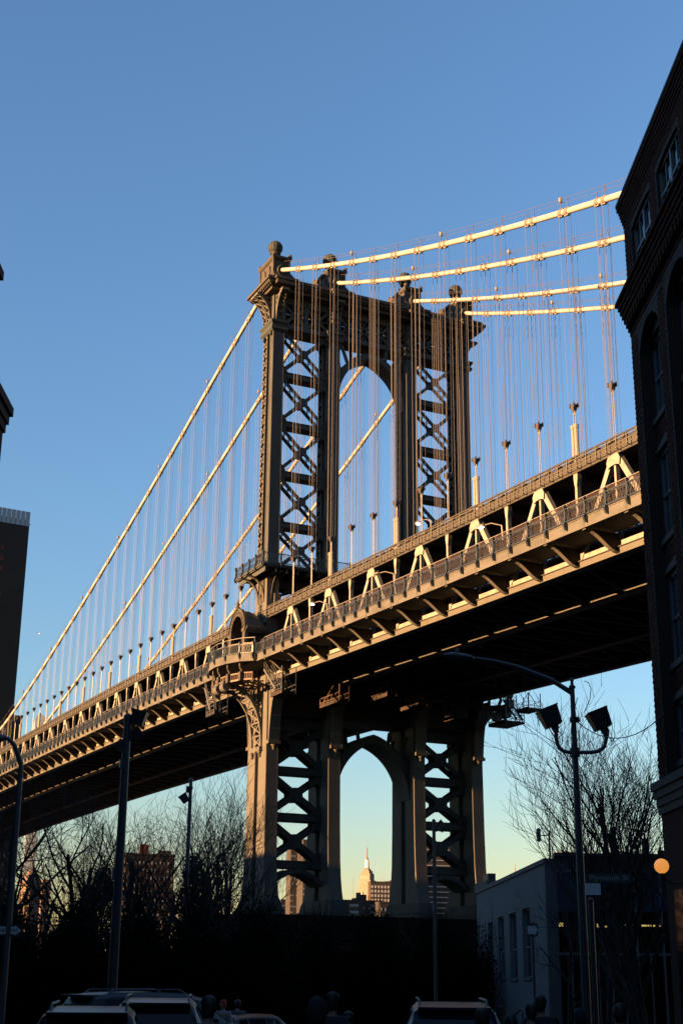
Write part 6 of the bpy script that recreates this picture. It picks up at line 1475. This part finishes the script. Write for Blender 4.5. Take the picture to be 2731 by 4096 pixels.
# ================================================================== PEOPLE
def person(label, x, d, h, coat, rz=0.0, hat=None, hood=False, arm=0.0, trousers=(0.02, 0.02, 0.025), look=0.0):
    g = at_dist(x, 3950, d); g.z = gzw(g.x, g.y)+0.005
    T = thing('person', label, 'person', g, SROT+rz, 'people standing in the street'); s_ = h/1.75
    def skinobj(name, verts, edges, radii, m_, root=0, sub=1):
        me = bpy.data.meshes.new(name); me.from_pydata([Vector(v)*s_ for v in verts], edges, []); me.materials.append(m_)
        o = bpy.data.objects.new(name, me); COL.objects.link(o); o.parent = T
        md = o.modifiers.new('skin', 'SKIN'); md.use_smooth_shade = True
        sv = me.skin_vertices[0].data
        for i, r in enumerate(radii): sv[i].radius = (r[0]*s_, r[1]*s_) if isinstance(r, tuple) else (r*s_, r*s_)
        sv[root].use_root = True
        ss = o.modifiers.new('sub', 'SUBSURF'); ss.levels = sub; ss.render_levels = sub
        return o
    a = arm
    V = [(0, 0, .95), (0, 0, 1.15), (.01, 0, 1.35), (0, 0, 1.46), (0, 0, 1.53), (.015, 0, 1.60), (.02, 0, 1.68), (.01, 0, 1.735),
         (0, .19, 1.40), (-.03+.1*a, .25, 1.14+.05*a), (.06+.28*a, .25-.08*a, .93+.36*a), (.1+.32*a, .25-.12*a, .83+.52*a),
         (0, -.19, 1.40), (-.03+.1*a, -.25, 1.14+.05*a), (.06+.28*a, -.25+.08*a, .93+.36*a), (.1+.32*a, -.25+.12*a, .83+.52*a),
         (0, .10, .88), (.02, .11, .50), (-.02, .11, .09), (.13, .12, .04), (0, -.10, .88), (.02, -.11, .50), (-.02, -.11, .09), (.13, -.12, .04), (.105, 0, 1.625)]
    E = [(0, 1), (1, 2), (2, 3), (3, 4), (4, 5), (5, 6), (6, 7), (2, 8), (8, 9), (9, 10), (10, 11), (2, 12), (12, 13), (13, 14), (14, 15), (0, 16), (16, 17), (17, 18), (18, 19), (0, 20), (20, 21), (21, 22), (22, 23), (6, 24)]
    Rr = [(.14, .11), (.13, .10), (.16, .10), .06, .055, (.07, .085), (.078, .098), (.045, .055), .065, .048, .038, .03, .065, .048, .038, .03, .085, .055, .04, .035, .085, .055, .04, .035, .015]
    body = skinobj('body', V, E, Rr, M['skin'])
    cm = mat('coat', coat, 0.85, var=0.25, vscale=6)
    ci = [0, 1, 2, 3, 8, 9, 10, 12, 13, 14]; CV = [V[i] for i in ci]+[(0, 0, .74)]; mp = {v: k for k, v in enumerate(ci)}
    CE = [(mp[p], mp[q]) for p, q in E if p in mp and q in mp]+[(0, 10)]
    skinobj('coat', CV, CE, [(.175, .145), (.165, .135), (.20, .14), (.09, .09), .10, .078, .062, .10, .078, .062, (.18, .15)], cm)
    ti = [0, 16, 17, 18, 20, 21, 22]; tmp_ = {v: k for k, v in enumerate(ti)}
    skinobj('trousers', [V[i] for i in ti], [(tmp_[p], tmp_[q]) for p, q in E if p in tmp_ and q in tmp_], [(.15, .12), .098, .07, .058, .098, .07, .058], mat('trousers', trousers, 0.9))
    # five fingers on each hand
    for sgn, hi in ((1, 11), (-1, 15)):
        hp = Vector(V[hi]); dn = (hp-Vector(V[hi-1])).normalized(); hv, he, hr = [tuple(hp), tuple(hp+dn*.05)], [(0, 1)], [.028, (.032, .02)]
        for k, (ln, off) in enumerate(((.07, -.03), (.08, -.01), (.075, .01), (.06, .03))):
            i = len(hv); e1 = hp+dn*(.06+ln*.5)+Vector((off, 0, 0)); e2 = hp+dn*(.06+ln*.9)+Vector((off, -sgn*.02, 0)); hv += [tuple(e1), tuple(e2)]; he += [(1, i), (i, i+1)]; hr += [.0095, .008]
        i = len(hv); hv += [tuple(hp+dn*.03+Vector((.05, -sgn*.01, 0))), tuple(hp+dn*.06+Vector((.065, -sgn*.02, 0)))]; he += [(0, i), (i, i+1)]; hr += [.011, .009]
        skinobj('hand', hv, he, hr, M['skin'])
    mb = MB()
    hc = Vector((-0.012, 0, 1.655))*s_
    if hood: prof = [(.10, -.2), (.14, -.1), (.135, .02), (.10, .1), (.03, .14)]
    else: prof = [(.06, -.115), (.088, -.06), (.097, -.01), (.1, .03), (.088, .075), (.06, .1), (.02, .112)]
    mb.lathe([(r*s_, z*s_) for r, z in prof], hc, 14, (1.08, 0.86)); jr = random.Random(int(x)); mb.v = [(p[0]+jr.uniform(-.008, .008), p[1]+jr.uniform(-.008, .008), p[2]+jr.uniform(-.008, .008)) for p in mb.v]; hm_ = mat('hat', hat, 0.9) if hat else (cm if hood else M['hair'])
    o = bpy.data.objects.new('hood' if hood else ('knit_hat' if hat else 'hair'), mb.mesh('hair', hm_, True)); COL.objects.link(o); o.parent = T
    return T
K = (0.012, 0.012, 0.014)
person('hooded person in black, large, centre foreground', 1268, 17, 1.70, K, 0.1, hood=True)
person('person with dark hair just right of the hooded one, centre', 1332, 19.5, 1.80, (.02, .02, .025), -0.2, arm=0.7)
person('shorter person in dark coat, right of the centre pair', 1393, 20, 1.56, (.03, .02, .02), 0.3)
person('person in black beside the right end of the left SUVs', 838, 16, 1.72, K, 0.2)
person('person in pale jacket with red hat beyond the left SUVs', 895, 40, 1.75, (.22, .22, .24), 2.6, hat=(.35, .04, .02))
person('person in dark jacket right of the one with the red hat', 952, 41, 1.76, (.05, .05, .06), 0.5)
person('person in black in front of the right dark blue SUV', 1925, 16, 1.62, K, -0.1)
person('second person in black at the rear of the right SUV', 2034, 17, 1.54, K, 0.4)
person('person in dark coat left of a pair before the white building', 2118, 21, 1.68, (.015, .015, .02), 0.3)
person('taller person right of a pair before the white building', 2159, 22, 1.80, (.02, .02, .02), -0.5, arm=0.9)
person('person in dark hat before the glazed front, at the tall lamp', 2312, 19, 1.62, (.02, .02, .02), 0.2, hat=(.02, .02, .025))
person('person in black at the right, near the brick warehouse', 2472, 18, 1.68, K, -0.3)

# ================================================================== a bird in the sky
c = at_dist(159, 2534, 160); T = thing('bird', 'small pale bird gliding in the sky above the left cable', 'bird', c, 0.6); T.scale = (0.6, 0.6, 0.6)
mb = MB(); mb.lathe([(.01, -.28), (.07, -.12), (.08, .05), (.05, .2), (.045, .26), (.01, .33)], (0, 0, 0), 10)
mb.xform(Matrix.Rotation(radians(90), 4, 'Y')); mb.add([(0.05, .05, .02), (-.12, .05, .02), (-.16, .55, .12), (-.02, .6, .13), (-.2, 1.0, .05), (.05, -.05, .02), (-.12, -.05, .02), (-.16, -.55, .12), (-.02, -.6, .13), (-.2, -1.0, .05)], [(0, 1, 2, 3), (3, 2, 4), (5, 8, 7, 6), (8, 9, 7)])
mb.add([(-.25, 0, 0), (-.45, .1, .01), (-.45, -.1, .01)], [(0, 1, 2)])
o = bpy.data.objects.new('body', mb.mesh('body', mat('bird_plumage', (.5, .5, .5), .8))); COL.objects.link(o); o.parent = T
